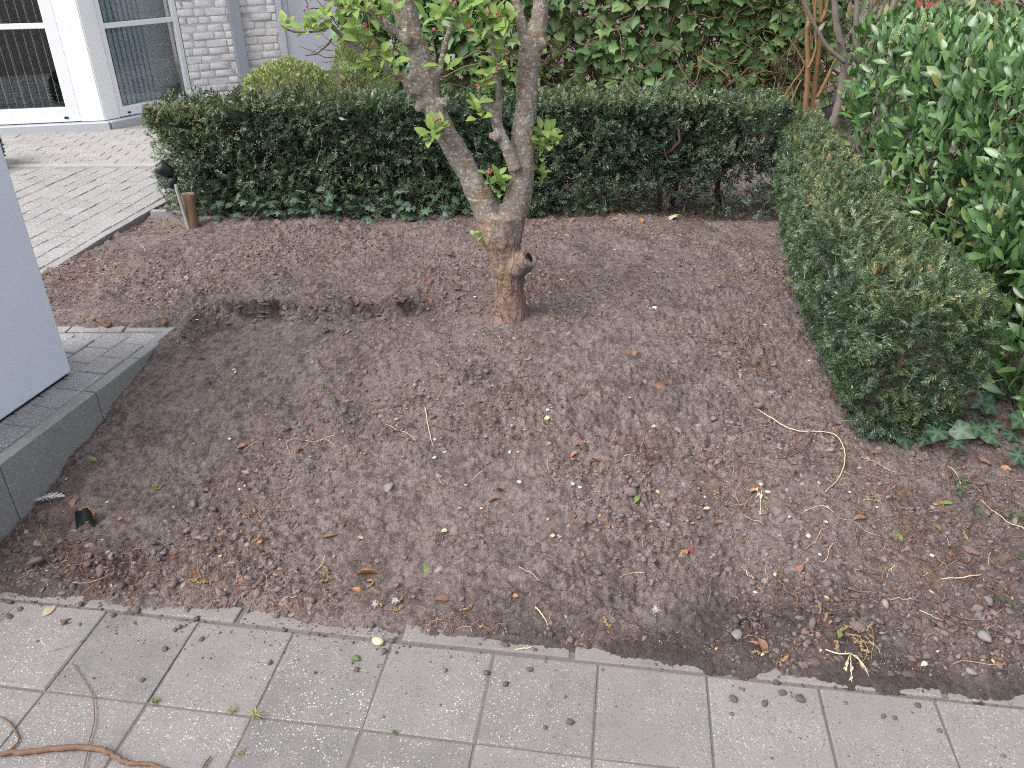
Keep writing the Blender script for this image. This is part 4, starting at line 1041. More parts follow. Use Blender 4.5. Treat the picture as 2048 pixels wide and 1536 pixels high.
bush('conifer_shrub', 'upright olive-green conifer shrub between the grey door and the ivy', at_y(722, 190, 6.25) , (.26, .26, .48), 5200, BL2, BOX_T, .40, True)
bush('box_shrub', 'small dark green shrub standing at the house end of the pillar', (-4.08, 6.28, .40), (.16, .22, .20), 2200, BL, YEW, .35)

# shrub with golden stems, and the grey-stemmed photinia
def px_tube(name, pts, Y, wpx, mat, parent, sides=9):
    P = [at_y(x, y, Yk) for (x, y), Yk in zip(pts, Y)]; r = [w * mpp(p) / 2 for w, p in zip(wpx, P)]
    return one_tube(name, P, r, mat, parent, sides, len(pts) * 5, True, .0008)
gold = thing('golden_stem_shrub', (at_z(1625, 215, .2)[0] * 6.6 / 8.66, 6.6, .25), 'bare shrub of upright golden-brown stems behind the hedge corner', 'shrub')
G = [([(1608, 262), (1611, 215), (1616, 140), (1614, 70), (1618, 42)], [6.6] * 5, [14, 14, 13, 12, 15]), ([(1618, 42), (1612, 20), (1603, -10), (1598, -50)], [6.6] * 4, [12, 10, 9, 7]),
     ([(1622, 255), (1628, 195), (1632, 150), (1638, 105), (1641, 50), (1644, -30)], [6.65] * 6, [14, 13, 12, 12, 10, 9]), ([(1634, 195), (1648, 170), (1664, 135), (1672, 118)], [6.6] * 4, [10, 10, 9, 8]),
     ([(1616, 137), (1625, 118), (1632, 90), (1630, 40), (1632, -30)], [6.55] * 5, [8, 7, 6, 6, 5]), ([(1616, 140), (1602, 115), (1590, 95), (1578, 75)], [6.6] * 4, [6, 5, 4, 3]), ([(1566, 210), (1572, 188), (1590, 160), (1605, 140), (1620, 100)], [6.7] * 5, [6, 6, 5, 4, 4]),
     ([(1580, 210), (1592, 180), (1602, 160)], [6.6] * 3, [5, 5, 4]), ([(1641, 45), (1652, 20), (1658, -20)], [6.6] * 3, [10, 9, 7]), ([(1641, 50), (1630, 30), (1624, -20)], [6.62] * 3, [7, 6, 5])]
for pts, Y, w in G: px_tube('stem', pts, Y, [k * .8 for k in w], GOLD, gold)
phot = thing('photinia_shrub', (2.0, 6.0, .25), 'grey-stemmed photinia shrub with a few red new leaves above the laurel', 'shrub')
P_ = [([(1662, 262), (1680, 200), (1687, 150), (1690, 120), (1682, 90), (1672, 40), (1668, -30)], [5.9] * 7, [20, 18, 16, 15, 14, 13, 12]), ([(1690, 125), (1700, 122), (1710, 100), (1712, 50), (1716, -30)], [5.9] * 5, [14, 13, 12, 11, 10]),
      ([(1690, 125), (1660, 100), (1640, 70), (1615, 20), (1600, -30)], [5.85] * 5, [9, 9, 8, 7, 6]), ([(1712, 125), (1740, 90), (1765, 50), (1785, 15), (1800, -30)], [5.95] * 5, [15, 14, 13, 12, 11]),
      ([(1712, 118), (1724, 80), (1738, 30), (1745, -20)], [6.0] * 4, [11, 10, 9, 8]), ([(1765, 60), (1772, 30), (1768, -20)], [6.05] * 3, [12, 11, 9]), ([(1700, 70), (1725, 40), (1760, -10)], [6.3] * 3, [13, 12, 10])]
for pts, Y, w in P_: px_tube('stem', pts, Y, w, GREY, phot)
st = one_tube('cut_stem', [at_y(1640, 240, 6.1), at_y(1637, 215, 6.1), at_y(1634, 200, 6.1)], [.022, .021, .018], GREY, phot, 8)
PT = [leaf_tpl(.11, .040, 5, .25, .4, 1.05, .012, .008, 80 + s) for s in range(3)]
pm = [tpl_mesh('leaf', t, PHOT) for t in PT]
n = 250; W = np.array([at_y(x, y, Y) for x, y, Y in zip(rng.uniform(1640, 2060, n), rng.uniform(-60, 118, n) , rng.uniform(5.9, 6.9, n))])
keepP = [i for i in range(n) if not (W[i][0] > 1.8 and W[i][2] < .95)]
for i in keepP:
    f = unit(np.array([rng.normal(0, .8), -.5, rng.normal(.1, .6)])); link('leaf', pm[rng.integers(3)], phot, mat4(basis(f, unit(np.array([0, -.5, .8]) + rng.normal(0, .4, 3))), W[i], rng.uniform(.7, 1.3)))
# red rosette over the laurel
for k in range(7):
    a = k / 7 * 6.28; f = unit(np.array([math.cos(a) * .8, math.sin(a) * .4, .7])); 
    o = link('leaf', tpl_mesh('leaf', PT[0], D_RED), phot, mat4(basis(f, np.array([0, -.6, .8])), at_y(1845, 32, 5.0), .9))
one_tube('stem', [at_y(1845, 32, 5.0), at_y(1842, 60, 5.1), at_y(1835, 120, 5.3)], [.006, .007, .008], ROOTR, phot, 6)
n = 1500; W = np.column_stack([rng.uniform(1.9, 5.2, n), rng.uniform(6.9, 7.8, n), rng.uniform(.5, 2.1, n)])
keepm = ~((W[:, 0] < 3.0) & (W[:, 2] < 1.0)); W = W[keepm]; n = len(W)
scatter_mesh('foliage', PT, n, W, basis(unit(np.array([0, -.4, -.2]) + rng.normal(0, .7, (n, 3))), unit(np.array([0, -.6, .7]) + rng.normal(0, .4, (n, 3)))), rng.uniform(.8, 1.4, n), rng.uniform(0, .5, n), LAUREL_T, phot)
n = 260; q = np.column_stack([rng.uniform(2.0, 4.5, n), rng.uniform(6.7, 7.6, n), rng.uniform(.3, 1.3, n)])
twig_mass(phot, 'twigs', q, rng.normal(0, .5, (n, 3)) + [0, 0, 1], rng.uniform(.3, .8, n), rng.uniform(.003, .007, n), VINE_T, rng.uniform(.1, .7, n), 5, .25, 4)

# ================================================================== THE APPLE TREE
tb = ground_at(1020, 628, .25); TY = tb[1]
tree = thing('apple_tree', tb, 'old forked apple tree with young green leaves and pink buds in the bed', 'tree')
def limb(rows, Y):
    """rows (cx, y, width px) -> points, radii"""
    P, r = [], []
    for i, (x, y, w) in enumerate(rows):
        Yk = Y if np.isscalar(Y) else Y[i]
        p = at_y(x, y, Yk); P.append(p); r.append(w * mpp(p) / 2)
    return np.array(P), np.array(r)
TR = []
TR.append((limb([(1020, 672, 118), (1020, 645, 96), (1020, 622, 76), (1019, 590, 66), (1018, 560, 66), (1014, 530, 70), (1008, 500, 74), (1003, 475, 80), (1000, 450, 84), (1002, 425, 82)], TY), 30))
LL = limb([(995, 490, 60), (985, 455, 60), (969, 410, 54), (951, 376, 52), (936, 342, 50), (915, 308, 50), (895, 273, 48), (878, 239, 47), (861, 205, 50), (854, 188, 58), (849, 164, 62), (843, 137, 56), (836, 103, 46), (827, 68, 42), (813, 34, 50), (802, 0, 52), (790, -45, 44), (775, -110, 36)], TY + np.linspace(-.01, .16, 18)); TR.append((LL, 54))
RL = limb([(1018, 480, 56), (1022, 440, 62), (1032, 410, 58), (1040, 380, 54), (1044, 342, 52), (1045, 300, 48), (1045, 262, 47), (1053, 210, 46), (1055, 147, 47), (1062, 94, 51), (1074, 60, 42), (1080, 20, 34), (1084, -30, 32), (1092, -110, 26)], TY + np.linspace(.0, .08, 14)); TR.append((RL, 46))
TR.append((limb([(1052, 105, 26), (1046, 60, 24), (1037, 20, 20), (1028, -20, 18), (1015, -90, 15)], TY + .05), 14))
TR.append((limb([(1030, 340, 30), (1018, 305, 26), (1006, 280, 25), (996, 255, 22), (991, 238, 24), (983, 222, 24), (974, 210, 23), (968, 202, 22)], TY - .03), 20))
TR.append((limb([(992, 245, 20), (997, 222, 20), (998, 195, 16), (994, 170, 14), (992, 140, 13), (988, 110, 12), (982, 70, 12), (978, 20, 10), (970, -60, 8)], TY - .01), 24))
TR.append((limb([(998, 276, 22), (985, 272, 13), (978, 272, 12)], TY - .05), 6))
TR.append((limb([(850, 168, 46), (828, 162, 34), (806, 154, 19), (780, 141, 14), (758, 127, 12), (735, 112, 12), (705, 90, 13), (682, 70, 13), (668, 56, 12), (660, 49, 9)], TY + np.linspace(.08, -.06, 10)), 34))
TR.append((limb([(832, 88, 34), (812, 78, 24), (785, 60, 19), (758, 33, 17), (735, 3, 15), (715, -30, 13), (690, -80, 11)], TY + np.linspace(.09, .0, 7)), 24))
TR.append((limb([(868, 165, 22), (880, 140, 15), (887, 105, 13), (896, 70, 12), (905, 38, 12)], TY + .10), 14))
TR.append((limb([(864, 150, 10), (870, 120, 7), (866, 90, 5), (862, 65, 4)], TY + .12), 10))
# knots and healed scars
for x, y, w in ((838, 215, 22), (830, 170, 52), (888, 206, 26), (922, 326, 22), (918, 287, 22), (972, 398, 20), (868, 60, 10), (815, 80, 26), (1042, 268, 18), (1085, 88, 22), (948, 365, 14)):
    P0 = at_y(x, y, TY + .04); TR.append(((np.array([P0 + [0, .02, 0], P0, P0 + [0, -.025, .004]]), np.array([w * mpp(P0) / 2] * 2 + [w * mpp(P0) / 2.8])), 6))
# collar of the sawn branch, low on the trunk
S0, S1 = at_y(1030, 535, TY - .03), at_y(1060, 514, TY - .075)
TR.append(((np.array([S0, S0 * .5 + S1 * .5, S1]), np.array([.060, .055, .047])), 8))
Vs, Fs, off = [], [], 0
for (P, r), n_ in TR:
    q = spline(np.column_stack([P, r]), n_); V, F, _ = tubes(q[None, :, :3], np.maximum(q[None, :, 3] * .94, .003), 16)
    Vs.append(V); Fs += [f + off for f in F]; off += len(V)
tmp_me = new_mesh('tmp_trunk', np.vstack(Vs), Fs); tmp = bpy.data.objects.new('tmp_trunk', tmp_me); C.objects.link(tmp)
md = tmp.modifiers.new('r', 'REMESH'); md.mode = 'VOXEL'; md.voxel_size = .0068
ms = tmp.modifiers.new('s', 'SMOOTH'); ms.factor = .5; ms.iterations = 5
dg = bpy.context.evaluated_depsgraph_get(); tm = bpy.data.meshes.new_from_object(tmp.evaluated_get(dg)); bpy.data.objects.remove(tmp)
nv = len(tm.vertices); co = np.empty(nv * 3, np.float32); tm.vertices.foreach_get('co', co); co = co.reshape(-1, 3)
no = np.empty(nv * 3, np.float32); tm.vertex_normals.foreach_get('vector', no); no = no.reshape(-1, 3)
low = 1 - sstep(.55, .85, co[:, 2])
ang = np.arctan2(co[:, 1] - TY, co[:, 0])
d = .0050 * fbm(co[:, 0] * 1.4 + co[:, 1], co[:, 2] * .5, 42, 3, 121) * (.35 + low) + .0035 * fbm(co[:, 0] + co[:, 1] * 1.3, co[:, 2] * 1.6, 55, 3, 123) + .006 * fbm(co[:, 0], co[:, 2] + co[:, 1], 14, 2, 125)
flake = np.abs(fbm(co[:, 0] * 1.2 + co[:, 1], co[:, 2] * .45, 30, 2, 127)); d -= .007 * low * np.exp(-(flake / .035) ** 2)
# the hollow in the sawn collar
ax = unit(S1 - S0); rel = co - S1; al = rel @ ax; ra = np.linalg.norm(rel - al[:, None] * ax, axis=1)
d = np.where((al > -.02) & (ra < .05), d * .3 - .020 * np.exp(-(ra / .016) ** 2) * (al > -.01), d)
co = co + no * d[:, None]; tm.vertices.foreach_set('co', co.ravel().astype(np.float32)); tm.materials.clear(); tm.materials.append(BARK)
tm.polygons.foreach_set('use_smooth', np.ones(len(tm.polygons), bool)); tm.update()
trunk = link('trunk', tm, tree)
def disc(name, c, nrm, r, mat, parent, ry=1.0, dome=.003):
    u = unit(np.cross(nrm, [0.1, .2, 1.])); v = np.cross(nrm, u); a = np.linspace(0, 2 * np.pi, 14, endpoint=False); rr = r * (1 + .08 * rng.normal(0, 1, 14))
    V = np.vstack([c + nrm * dome, *[c + u * math.cos(t) * k + v * math.sin(t) * k * ry for t, k in zip(a, rr)]])
    return link(name, new_mesh(name, V, np.array([(0, 1 + i, 1 + (i + 1) % 14) for i in range(14)]), mat), parent)
disc('knot_hole', S1 - ax * .004 + np.array([.002, -.004, .002]), ax, .012, HOLE, trunk, 1.9, .004)  # near-black disc puts the shade inside the hole into colour
e0, e1 = TR[4][0][0][-1], TR[4][0][0][-2]; disc('saw_cut', e0 + unit(e0 - e1) * .002, unit(e0 - e1), .022, WOODCUT, trunk)
e0, e1 = TR[9][0][0][-1], TR[9][0][0][-2]; disc('saw_cut', e0 + unit(e0 - e1) * .001, unit(e0 - e1), .013, WOODCUT, trunk)
# thin shoot carrying the leaves over the door
px_tube('twig', [(664, 52), (650, 58), (633, 63), (610, 64), (585, 63), (570, 56), (562, 50)], [TY - .06] * 7, [6, 4.5, 4, 3.6, 3.4, 3, 2], TWIG, tree, 6)
px_tube('twig', [(760, 127), (745, 105), (728, 92), (712, 70)], [TY] * 4, [4, 3.5, 3, 2], TWIG, tree, 6)
px_tube('twig', [(755, 31), (720, 22), (690, 10), (668, -5)], [TY] * 4, [6, 5, 4, 3], TWIG, tree, 6)
px_tube('twig', [(806, 152), (790, 132), (770, 118), (752, 110)], [TY + .05] * 4, [6, 5, 4, 3], TWIG, tree, 6)
px_tube('twig', [(999, 200), (1002, 160), (1000, 130), (999, 105)], [TY - .04] * 4, [3.5, 3, 2.6, 2], TWIG, tree, 6)
AT = [leaf_tpl(.050, .026, 5, .30, .6, .85, .012, .02, 200 + s) for s in range(3)] + [leaf_tpl(.058, .030, 5, .22, .35, .85, .014, .02, 210), leaf_tpl(.036, .015, 5, .55, .3, .9, .008, .01, 211)]
am = [tpl_mesh('leaf', t, APPLE) for t in AT]
def bud_mesh(seed):
    r = np.random.default_rng(seed); bm = bmesh.new(); bmesh.ops.create_icosphere(bm, subdivisions=2, radius=.0056)
    for v in bm.verts:
        v.co.z *= 1.25; a = math.atan2(v.co.y, v.co.x); v.co *= 1 + .08 * math.cos(5 * a) + r.normal(0, .02)
    me = bpy.data.meshes.new('flower_bud'); bm.to_mesh(me); bm.free(); me.materials.append(BUD); me.polygons.foreach_set('use_smooth', np.ones(len(me.polygons), bool)); return me
bud_me = [bud_mesh(s) for s in range(3)]
def cluster(px, py, n, size=1.0, buds=0, Y=None, axis=(0, -.5, .7), spread=.9, bpx=None):
    P = at_y(px, py, TY - .03 if Y is None else Y); ax = unit(np.array(axis)); a0 = rng.uniform(0, 6.28)
    px_ = unit(np.cross(ax, [.3, 1, .1])); py_ = np.cross(ax, px_)
    for k in range(n):
        a = a0 + k * 2.4; op = spread * rng.uniform(.55, 1.25)
        f = unit(ax * math.cos(op) + (px_ * math.cos(a) + py_ * math.sin(a)) * math.sin(op) + rng.normal(0, .12, 3))
        u = unit(ax * .8 + np.array([0, -.2, .5]) - f * .2 + rng.normal(0, .2, 3))
        link('leaf', am[rng.integers(5)], tree, mat4(basis(f, u), P + rng.normal(0, .008, 3), size * rng.uniform(.85, 1.42)))
    for k in range(buds):
        bp = P if bpx is None else at_y(bpx[0], bpx[1], TY - .06 if Y is None else Y - .03)
        off = rng.normal(0, .011, 3) + ax * .012; B = bp + off
        o = link('flower_bud', bud_me[rng.integers(3)], tree, mat4(basis(unit(np.cross(ax, [1, .2, 0])), unit(ax + rng.normal(0, .4, 3))), B, rng.uniform(.75, 1.1)))
        one_tube('bud_stalk', [P, (P + B) / 2 + rng.normal(0, .002, 3), B - ax * .004], [.0013, .0012, .0018], BUDG, tree, 5, 6)
CL = [(570, 52, 6, .9, 0, None), (590, 60, 3, .8, 0, None), (612, 62, 5, .9, 0, None), (628, 58, 5, 1., 3, (612, 33)), (648, 42, 8, 1.1, 0, None), (655, 35, 5, 1., 0, None), (640, 66, 4, .9, 0, None), (690, 68, 6, 1., 0, None), (705, 62, 6, 1.0, 2, (733, 65)), (722, 78, 6, 1., 0, None),
      (690, 10, 6, 1., 0, None), (712, 18, 7, 1., 0, None), (735, 28, 6, 1., 0, None), (668, 0, 5, .9, 0, None), (760, 105, 6, .9, 1, (752, 97)), (735, 130, 6, .9, 0, None), (760, 140, 5, .9, 0, None), (790, 128, 6, .9, 0, None), (775, 118, 3, 1., 0, None), (728, 118, 4, .9, 0, None), (780, 30, 6, .9, 0, None), (800, 22, 4, .8, 0, None), (750, 8, 6, 1., 0, None),
      (872, 268, 9, 1.05, 3, (874, 243)), (884, 262, 5, .9, 2, (886, 254)), (862, 275, 4, 1., 0, None), (960, 232, 8, 1.05, 0, None), (952, 216, 5, .9, 0, None), (970, 168, 6, .95, 2, (962, 164)), (965, 180, 6, .9, 0, None), (985, 150, 5, 1.05, 3, (994, 144)), (1000, 128, 7, 1.05, 4, (1022, 118)), (1015, 140, 4, .9, 0, None),
      (1000, 40, 9, 1.25, 2, (1003, 28)), (980, 52, 7, 1.2, 0, None), (1020, 48, 6, 1.2, 1, (985, 22)), (960, 30, 6, 1.1, 3, (932, 65)), (930, 60, 6, 1., 2, (876, 62)), (915, 30, 7, 1.1, 2, (905, 8)), (940, 12, 6, 1., 0, None), (880, 40, 6, 1., 1, (883, 10)), (860, 45, 5, 1., 0, None), (893, 132, 4, 1., 0, None), (905, 25, 5, 1.1, 0, None), (975, 95, 5, 1., 0, None), (1000, 80, 5, 1.1, 0, None),
      (1088, 275, 9, 1.1, 0, None), (1100, 290, 7, 1.15, 0, None), (1082, 310, 6, 1., 0, None), (1078, 345, 6, .9, 0, None), (1080, 358, 5, .85, 0, None), (1085, 262, 5, 1., 0, None),
      (985, 372, 6, .9, 2, (976, 379)), (1000, 365, 6, .95, 0, None), (975, 352, 4, .7, 3, (982, 352)), (1006, 380, 4, .9, 0, None), (960, 482, 5, .55, 0, None), (958, 472, 4, .5, 0, None), (1082, 95, 3, .6, 0, None)]
for (x, y, n_, s_, b_, bp) in CL:
    Y = TY + .06 if (x > 1070 and y < 400) else None
    cluster(x, y, n_, s_, b_, Y, (rng.normal(0, .35), -.45, .7), .95, bp)
# suckers and bark spurs
px_tube('twig', [(962, 462), (958, 475), (957, 488)], [TY + .02] * 3, [4, 3, 3], BUDG, tree, 6)
px_tube('twig', [(990, 385), (986, 378), (984, 370)], [TY - .08] * 3, [4, 3, 3], BUDG, tree, 6)
px_tube('twig', [(1066, 275), (1078, 272), (1090, 272)], [TY + .06] * 3, [5, 4, 3], TWIG, tree, 6)
px_tube('twig', [(1066, 330), (1074, 338), (1080, 348)], [TY + .06] * 3, [5, 4, 3], TWIG, tree, 6)

# ================================================================== POST, SPOTLIGHT, EDGING BOARD BY THE HEDGE END
pb = ground_at(385, 452)
post = thing('wooden_post', pb, 'short weathered round wooden post at the pillar end of the long hedge', 'post')
top = at_y(375, 388, pb[1] + .02)
one_tube('shaft', [pb - [0, 0, .05], pb + [0, 0, .02], pb * .5 + top * .5, top], [.042, .042, .040, .040], POSTW, post, 14, 10)
disc('post_top', top + np.array([0, 0, .001]), np.array([0, 0, 1.]), .040, WOODCUT, post)
lamp = thing('garden_spotlight', ground_at(378, 458), 'black round garden spotlight on a leaning grey conduit beside the hedge end', 'lamp')
lb = ground_at(378, 458); lt = at_y(350, 368, lb[1] - .01)
one_tube('conduit', [lb - [0, 0, .03], lb, lb * .45 + lt * .55, lt], [.011, .011, .0105, .0105], CONDUIT, lamp, 10, 10)
hc = at_y(326, 338, lb[1]); hd_ = unit(np.array([-.70, -.25, .62]))
def ring(name, c, ax_, prof, mat, parent, sides=22):
    u = unit(np.cross(ax_, [0, 1, .3])); v = np.cross(ax_, u); a = np.linspace(0, 2 * np.pi, sides, endpoint=False); V = []
    for t, r in prof: V += [c + ax_ * t + (u * math.cos(k) + v * math.sin(k)) * r for k in a]
    K = len(prof); i = np.arange(K - 1)[:, None] * sides; j = np.arange(sides)[None]; j2 = (j + 1) % sides
    F = np.stack([i + j, i + j2, i + sides + j2, i + sides + j], -1).reshape(-1, 4)
    me = new_mesh(name, np.array(V), [F, np.array([np.arange(sides)[::-1]]), np.array([(K - 1) * sides + np.arange(sides)])], mat, False); return link(name, me, parent)
head = ring('lamp_head', hc, hd_, [(-.06, .018), (-.055, .030), (-.03, .040), (.0, .043), (.030, .046), (.030, .041), (.022, .040)], BLACK, lamp)
ring('lens', hc, hd_, [(.018, .0395), (.0235, .040)], LENS, head)
ring('lamp_body', at_y(345, 364, lb[1]), unit(np.array([.25, 0, 1.])), [(-.035, .018), (-.03, .026), (.02, .026), (.03, .018)], BLACK, lamp)
one_tube('bracket', [hc - hd_ * .07, (hc - hd_ * .07) * .5 + at_y(345, 360, lb[1]) * .5, at_y(345, 360, lb[1])], [.016, .015, .016], BLACK, lamp, 10)
ba, bb = at_z(303, 426, .255), at_z(392, 428, .245)
ba[2] = bb[2] = .20
m_ = (ba + bb) / 2; bd = bb - ba
bo = link('edging_board', box_mesh('edging_board', np.linalg.norm(bd), .045, .13, KERB, .005, 2, .001), None, Matrix.Translation((m_[0], m_[1], .205)) @ Euler((0, .02, math.atan2(bd[1], bd[0]))).to_matrix().to_4x4())
tag(bo, 'short pale concrete edging slab between terrace and wooden post', 'edging')

# ================================================================== CRUMBS, ROOTS AND CHIPS OF THE SOIL
def lump_tpl(seed, sub=1, flat=.75, rough=None, cut=0):
    r = np.random.default_rng(seed); bm = bmesh.new(); bmesh.ops.create_icosphere(bm, subdivisions=sub, radius=1)
    k = unit(r.normal(0, 1, (7, 3))); am_ = r.uniform(-.35, .30, 7)
    V = np.array([v.co for v in bm.verts])
    for a, b in zip(k, am_): V = V * (1 + b * np.clip(V @ a, 0, 1)[:, None])
    rough = (.12, .11, .07)[min(sub, 3) - 1] if rough is None else rough
    if sub >= 2:
        U = unit(V); V = V * (1 + 1.9 * rough * fbm(U[:, 0] + 3 * U[:, 2], U[:, 1] - 2 * U[:, 2], 2.6, 3, seed % 97)[:, None])
    V = V * (1 + r.normal(0, rough * .8, (len(V), 1)))
    if cut:
        for a in unit(r.normal(0, 1, (cut, 3))):
            lim = r.uniform(.5, .8); o_ = V @ a - lim; V = V - np.clip(o_, 0, None)[:, None] * a * .92
    V[:, 2] *= flat
    F = np.array([[v.index for v in f.verts] for f in bm.faces]); bm.free(); return V, [F]
L1 = [lump_tpl(s, 1, .75, .16) for s in range(8)]; L2 = [lump_tpl(50 + s, 2, .75, .10, 6) for s in range(9)]
def bed_points(n, y0=1.55, y1=5.3, bias=1.0):
    """random places on open soil, thinning away from the path"""
    out = []
    while len(out) < n:
        m = n * 3; y = y0 + (y1 - y0) * rng.random(m) ** bias; x = rng.uniform(-2.5, 1.95, m); e = edge_e(x, y)
        ok = (e > .055 + .03 * vnoise(x * 9, y * 9, 7)) & ~in_step(x - .0, y) & (x > kerb_x(y) + .004) * (y < 3.33) | (e > .06) & (y >= 3.34) & (x > terrace_x(y) + .01)
        ok &= (x < np.interp(y, RC_Y, RC_X) + .35)
        ok &= ~((y > 5.0) & (x < .2))
        ok &= rng.random(m) < np.clip(.42 + 1.7 * fbm(x, y, 2.2, 4, 131, .6), .04, 1)
        out += list(zip(x[ok], y[ok]))
    p = np.array(out[:n]); rng.shuffle(p); return np.column_stack([p, H(p[:, 0], p[:, 1])])
def randrot(n):
    return basis(unit(np.column_stack([rng.normal(0, 1, (n, 2)), rng.normal(0, .25, n)])), unit(np.array([0, 0, 1.]) + rng.normal(0, .35, (n, 3))))
OC = []
for k in range(6):
    r_ = np.random.default_rng(900 + k); OC.append((np.array([(0, 0, .8), (1, 0, 0), (0, 1, 0), (-1, 0, 0), (0, -1, 0), (0, 0, -.8)]) * r_.uniform(.7, 1.25, (6, 1)) + r_.normal(0, .16, (6, 3)), [np.array([(0, 1, 2), (0, 2, 3), (0, 3, 4), (0, 4, 1), (5, 2, 1), (5, 3, 2), (5, 4, 3), (5, 1, 4)])]))
def crumb_tint(P, n): return np.clip(.55 + rng.normal(0, .24, n) - .46 * moisture(P[:, 0], P[:, 1]), 0, .97)
n = 26000; P = bed_points(n, bias=1.25); s = .0013 + .0034 * rng.random(n) ** 1.6; P[:, 2] -= s * .05
V, F, T = scatter(OC, rng.integers(0, 6, n), P, randrot(n), np.column_stack([s * rng.uniform(.9, 1.6, n), s, s]), crumb_tint(P, n))
tag(link('soil_grit', new_mesh('soil_grit', V, F, CRUMB, False, T)), 'fine gritty tilth covering the whole soil bed', 'soil grit', kind='stuff')
n = 6500; P = bed_points(n, bias=1.45); s = .0042 * (1 - rng.random(n)) ** -.38; s = np.minimum(s, .0125)
P[:, 2] -= s * .15
V, F, T = scatter(L1, rng.integers(0, 8, n), P, randrot(n), np.column_stack([s * rng.uniform(.9, 1.7, n), s, s * rng.uniform(.6, 1.0, n)]), crumb_tint(P, n))
tag(link('soil_crumbs', new_mesh('soil_crumbs', V, F, CRUMB, False, T)), 'fine crumbs of loose brown earth all over the bed', 'soil crumbs', kind='stuff')
n = 1500; P = bed_points(n, 1.55, 4.8, 1.4); kx = rng.uniform(-1.5, -.25, 560); P = np.vstack([P, np.column_stack([kx, 3.45 + .10 * (kx + .9) + .16 * fbm(kx, kx * 0 + 1., 3.5, 2, 57) + rng.normal(0, .085, 560), np.zeros(560)]), np.column_stack([rng.normal(-1.45, .2, 120), rng.normal(2.0, .1, 120), np.zeros(120)])]); P = P[(P[:, 0] > kerb_x(P[:, 1]) + .02) | (P[:, 1] > 3.36)]; P[:, 2] = H(P[:, 0], P[:, 1]); n = len(P); s = (.0055 + .009 * rng.random(n) ** 1.6) * np.where(rng.random(n) < .10, 1.5, 1); P[:, 2] -= s * .10
V, F, T = scatter(L2, rng.integers(0, 9, n), P, randrot(n), np.column_stack([s * rng.uniform(.9, 1.8, n), s, s * rng.uniform(.6, 1, n)]), np.clip(crumb_tint(P, n) * .92, 0, .85))
tag(link('soil_clods', new_mesh('soil_clods', V, F, CRUMB, False, T)), 'larger lumps of earth strewn over the nearer half of the bed', 'soil clods', kind='stuff')
# crumbs trodden onto the paving
n = 3200; a = rng.uniform(-.6, 3.4, n); b = .075 - rng.exponential(.085, n); xy = T0 + np.outer(a, UX) + np.outer(b, UY); cl = fbm(xy[:, 0], xy[:, 1], 3, 3, 141)
ok = (rng.random(n) < np.clip(.35 + 1.6 * cl + 1.2 * (a < .4) * (b > -.3), .03, 1)); xy, b = xy[ok], b[ok]; n = len(xy); s = np.minimum(.0012 * (1 - rng.random(n)) ** -.5, .009)
V, F, T = scatter(L1, rng.integers(0, 8, n), np.column_stack([xy, s * .35 + .0005]), randrot(n), s * 1.0, np.clip(.24 + rng.normal(0, .15, n), 0, 1))
tag(link('spilled_soil', new_mesh('spilled_soil', V, F, CRUMB, False, T)), 'dark crumbs of earth spilled over the grey paving tiles', 'spilled soil', kind='stuff')
def lying_fibres(n, P, L, rad, tint, k=5, bend=.45, lift=.003, sides=3):
    Q = np.zeros((n, k, 3)); a = rng.uniform(0, 6.283, n); x, y = P[:, 0].copy(), P[:, 1].copy()
    for i in range(k):
        Q[:, i, 0], Q[:, i, 1] = x, y; Q[:, i, 2] = H(x, y) + lift + np.abs(rng.normal(0, lift * 1.3, n)); a = a + rng.normal(0, bend, n); x = x + np.cos(a) * L / (k - 1); y = y + np.sin(a) * L / (k - 1)
    return tubes(Q, np.repeat(rad[:, None], k, 1), sides, tint)
n = 6500; P = bed_points(n * 2, bias=1.25); P = P[rng.random(n * 2) < np.clip(.2 + 1.9 * fbm(P[:, 0], P[:, 1], 4, 3, 161), .03, 1)]; n = len(P); V, F, T = lying_fibres(n, P, rng.uniform(.012, .07, n), rng.uniform(.0003, .0010, n), np.clip(rng.normal(.50, .2, n), 0, 1))
n2 = 420; P2 = bed_points(n2, bias=1.2); V2, F2, T2 = lying_fibres(n2, P2, rng.uniform(.06, .16, n2), rng.uniform(.0006, .0013, n2), np.clip(rng.normal(.62, .22, n2), 0, 1), 7, .4)
# dense fibrous roots along the dug ridge
n3 = 420; P3 = np.column_stack([rng.uniform(-1.45, -.35, n3), np.zeros(n3), np.zeros(n3)]); P3[:, 1] = 3.45 + .10 * (P3[:, 0] + .9) + rng.normal(0, .07, n3)
V3, F3, T3 = lying_fibres(n3, P3, rng.uniform(.015, .06, n3), rng.uniform(.0003, .0008, n3), np.clip(rng.normal(.30, .15, n3), 0, 1), 5, .7, .004)
tag(link('root_fibres', new_mesh('root_fibres', np.vstack([V, V2, V3]), [F[0], F2[0] + len(V), F3[0] + len(V) + len(V2)], DEBRIS, True, np.concatenate([T, T2, T3]))), 'thin brown root fibres and hair roots lying in the loose soil', 'roots', kind='stuff')
chip = [(np.array([(-1, -.4, 0), (1, -.5, .05), (.9, .5, 0), (-.8, .4, .1), (-1, -.4, .35), (1, -.5, .3), (.9, .5, .35), (-.8, .4, .4)]) * .5, [np.array([(3, 2, 1, 0), (4, 5, 6, 7), (0, 1, 5, 4), (1, 2, 6, 5), (2, 3, 7, 6), (3, 0, 4, 7)])]),
        leaf_tpl(1.0, .6, 2, .3, .9, 1, 0, .08, 3)[:2], leaf_tpl(1.0, .4, 3, .5, 1.4, 1, 0, .08, 4)[:2]]
n = 7000; P = bed_points(n, bias=1.25); s = .005 + .013 * rng.random(n) ** 2; P[:, 2] += .0025
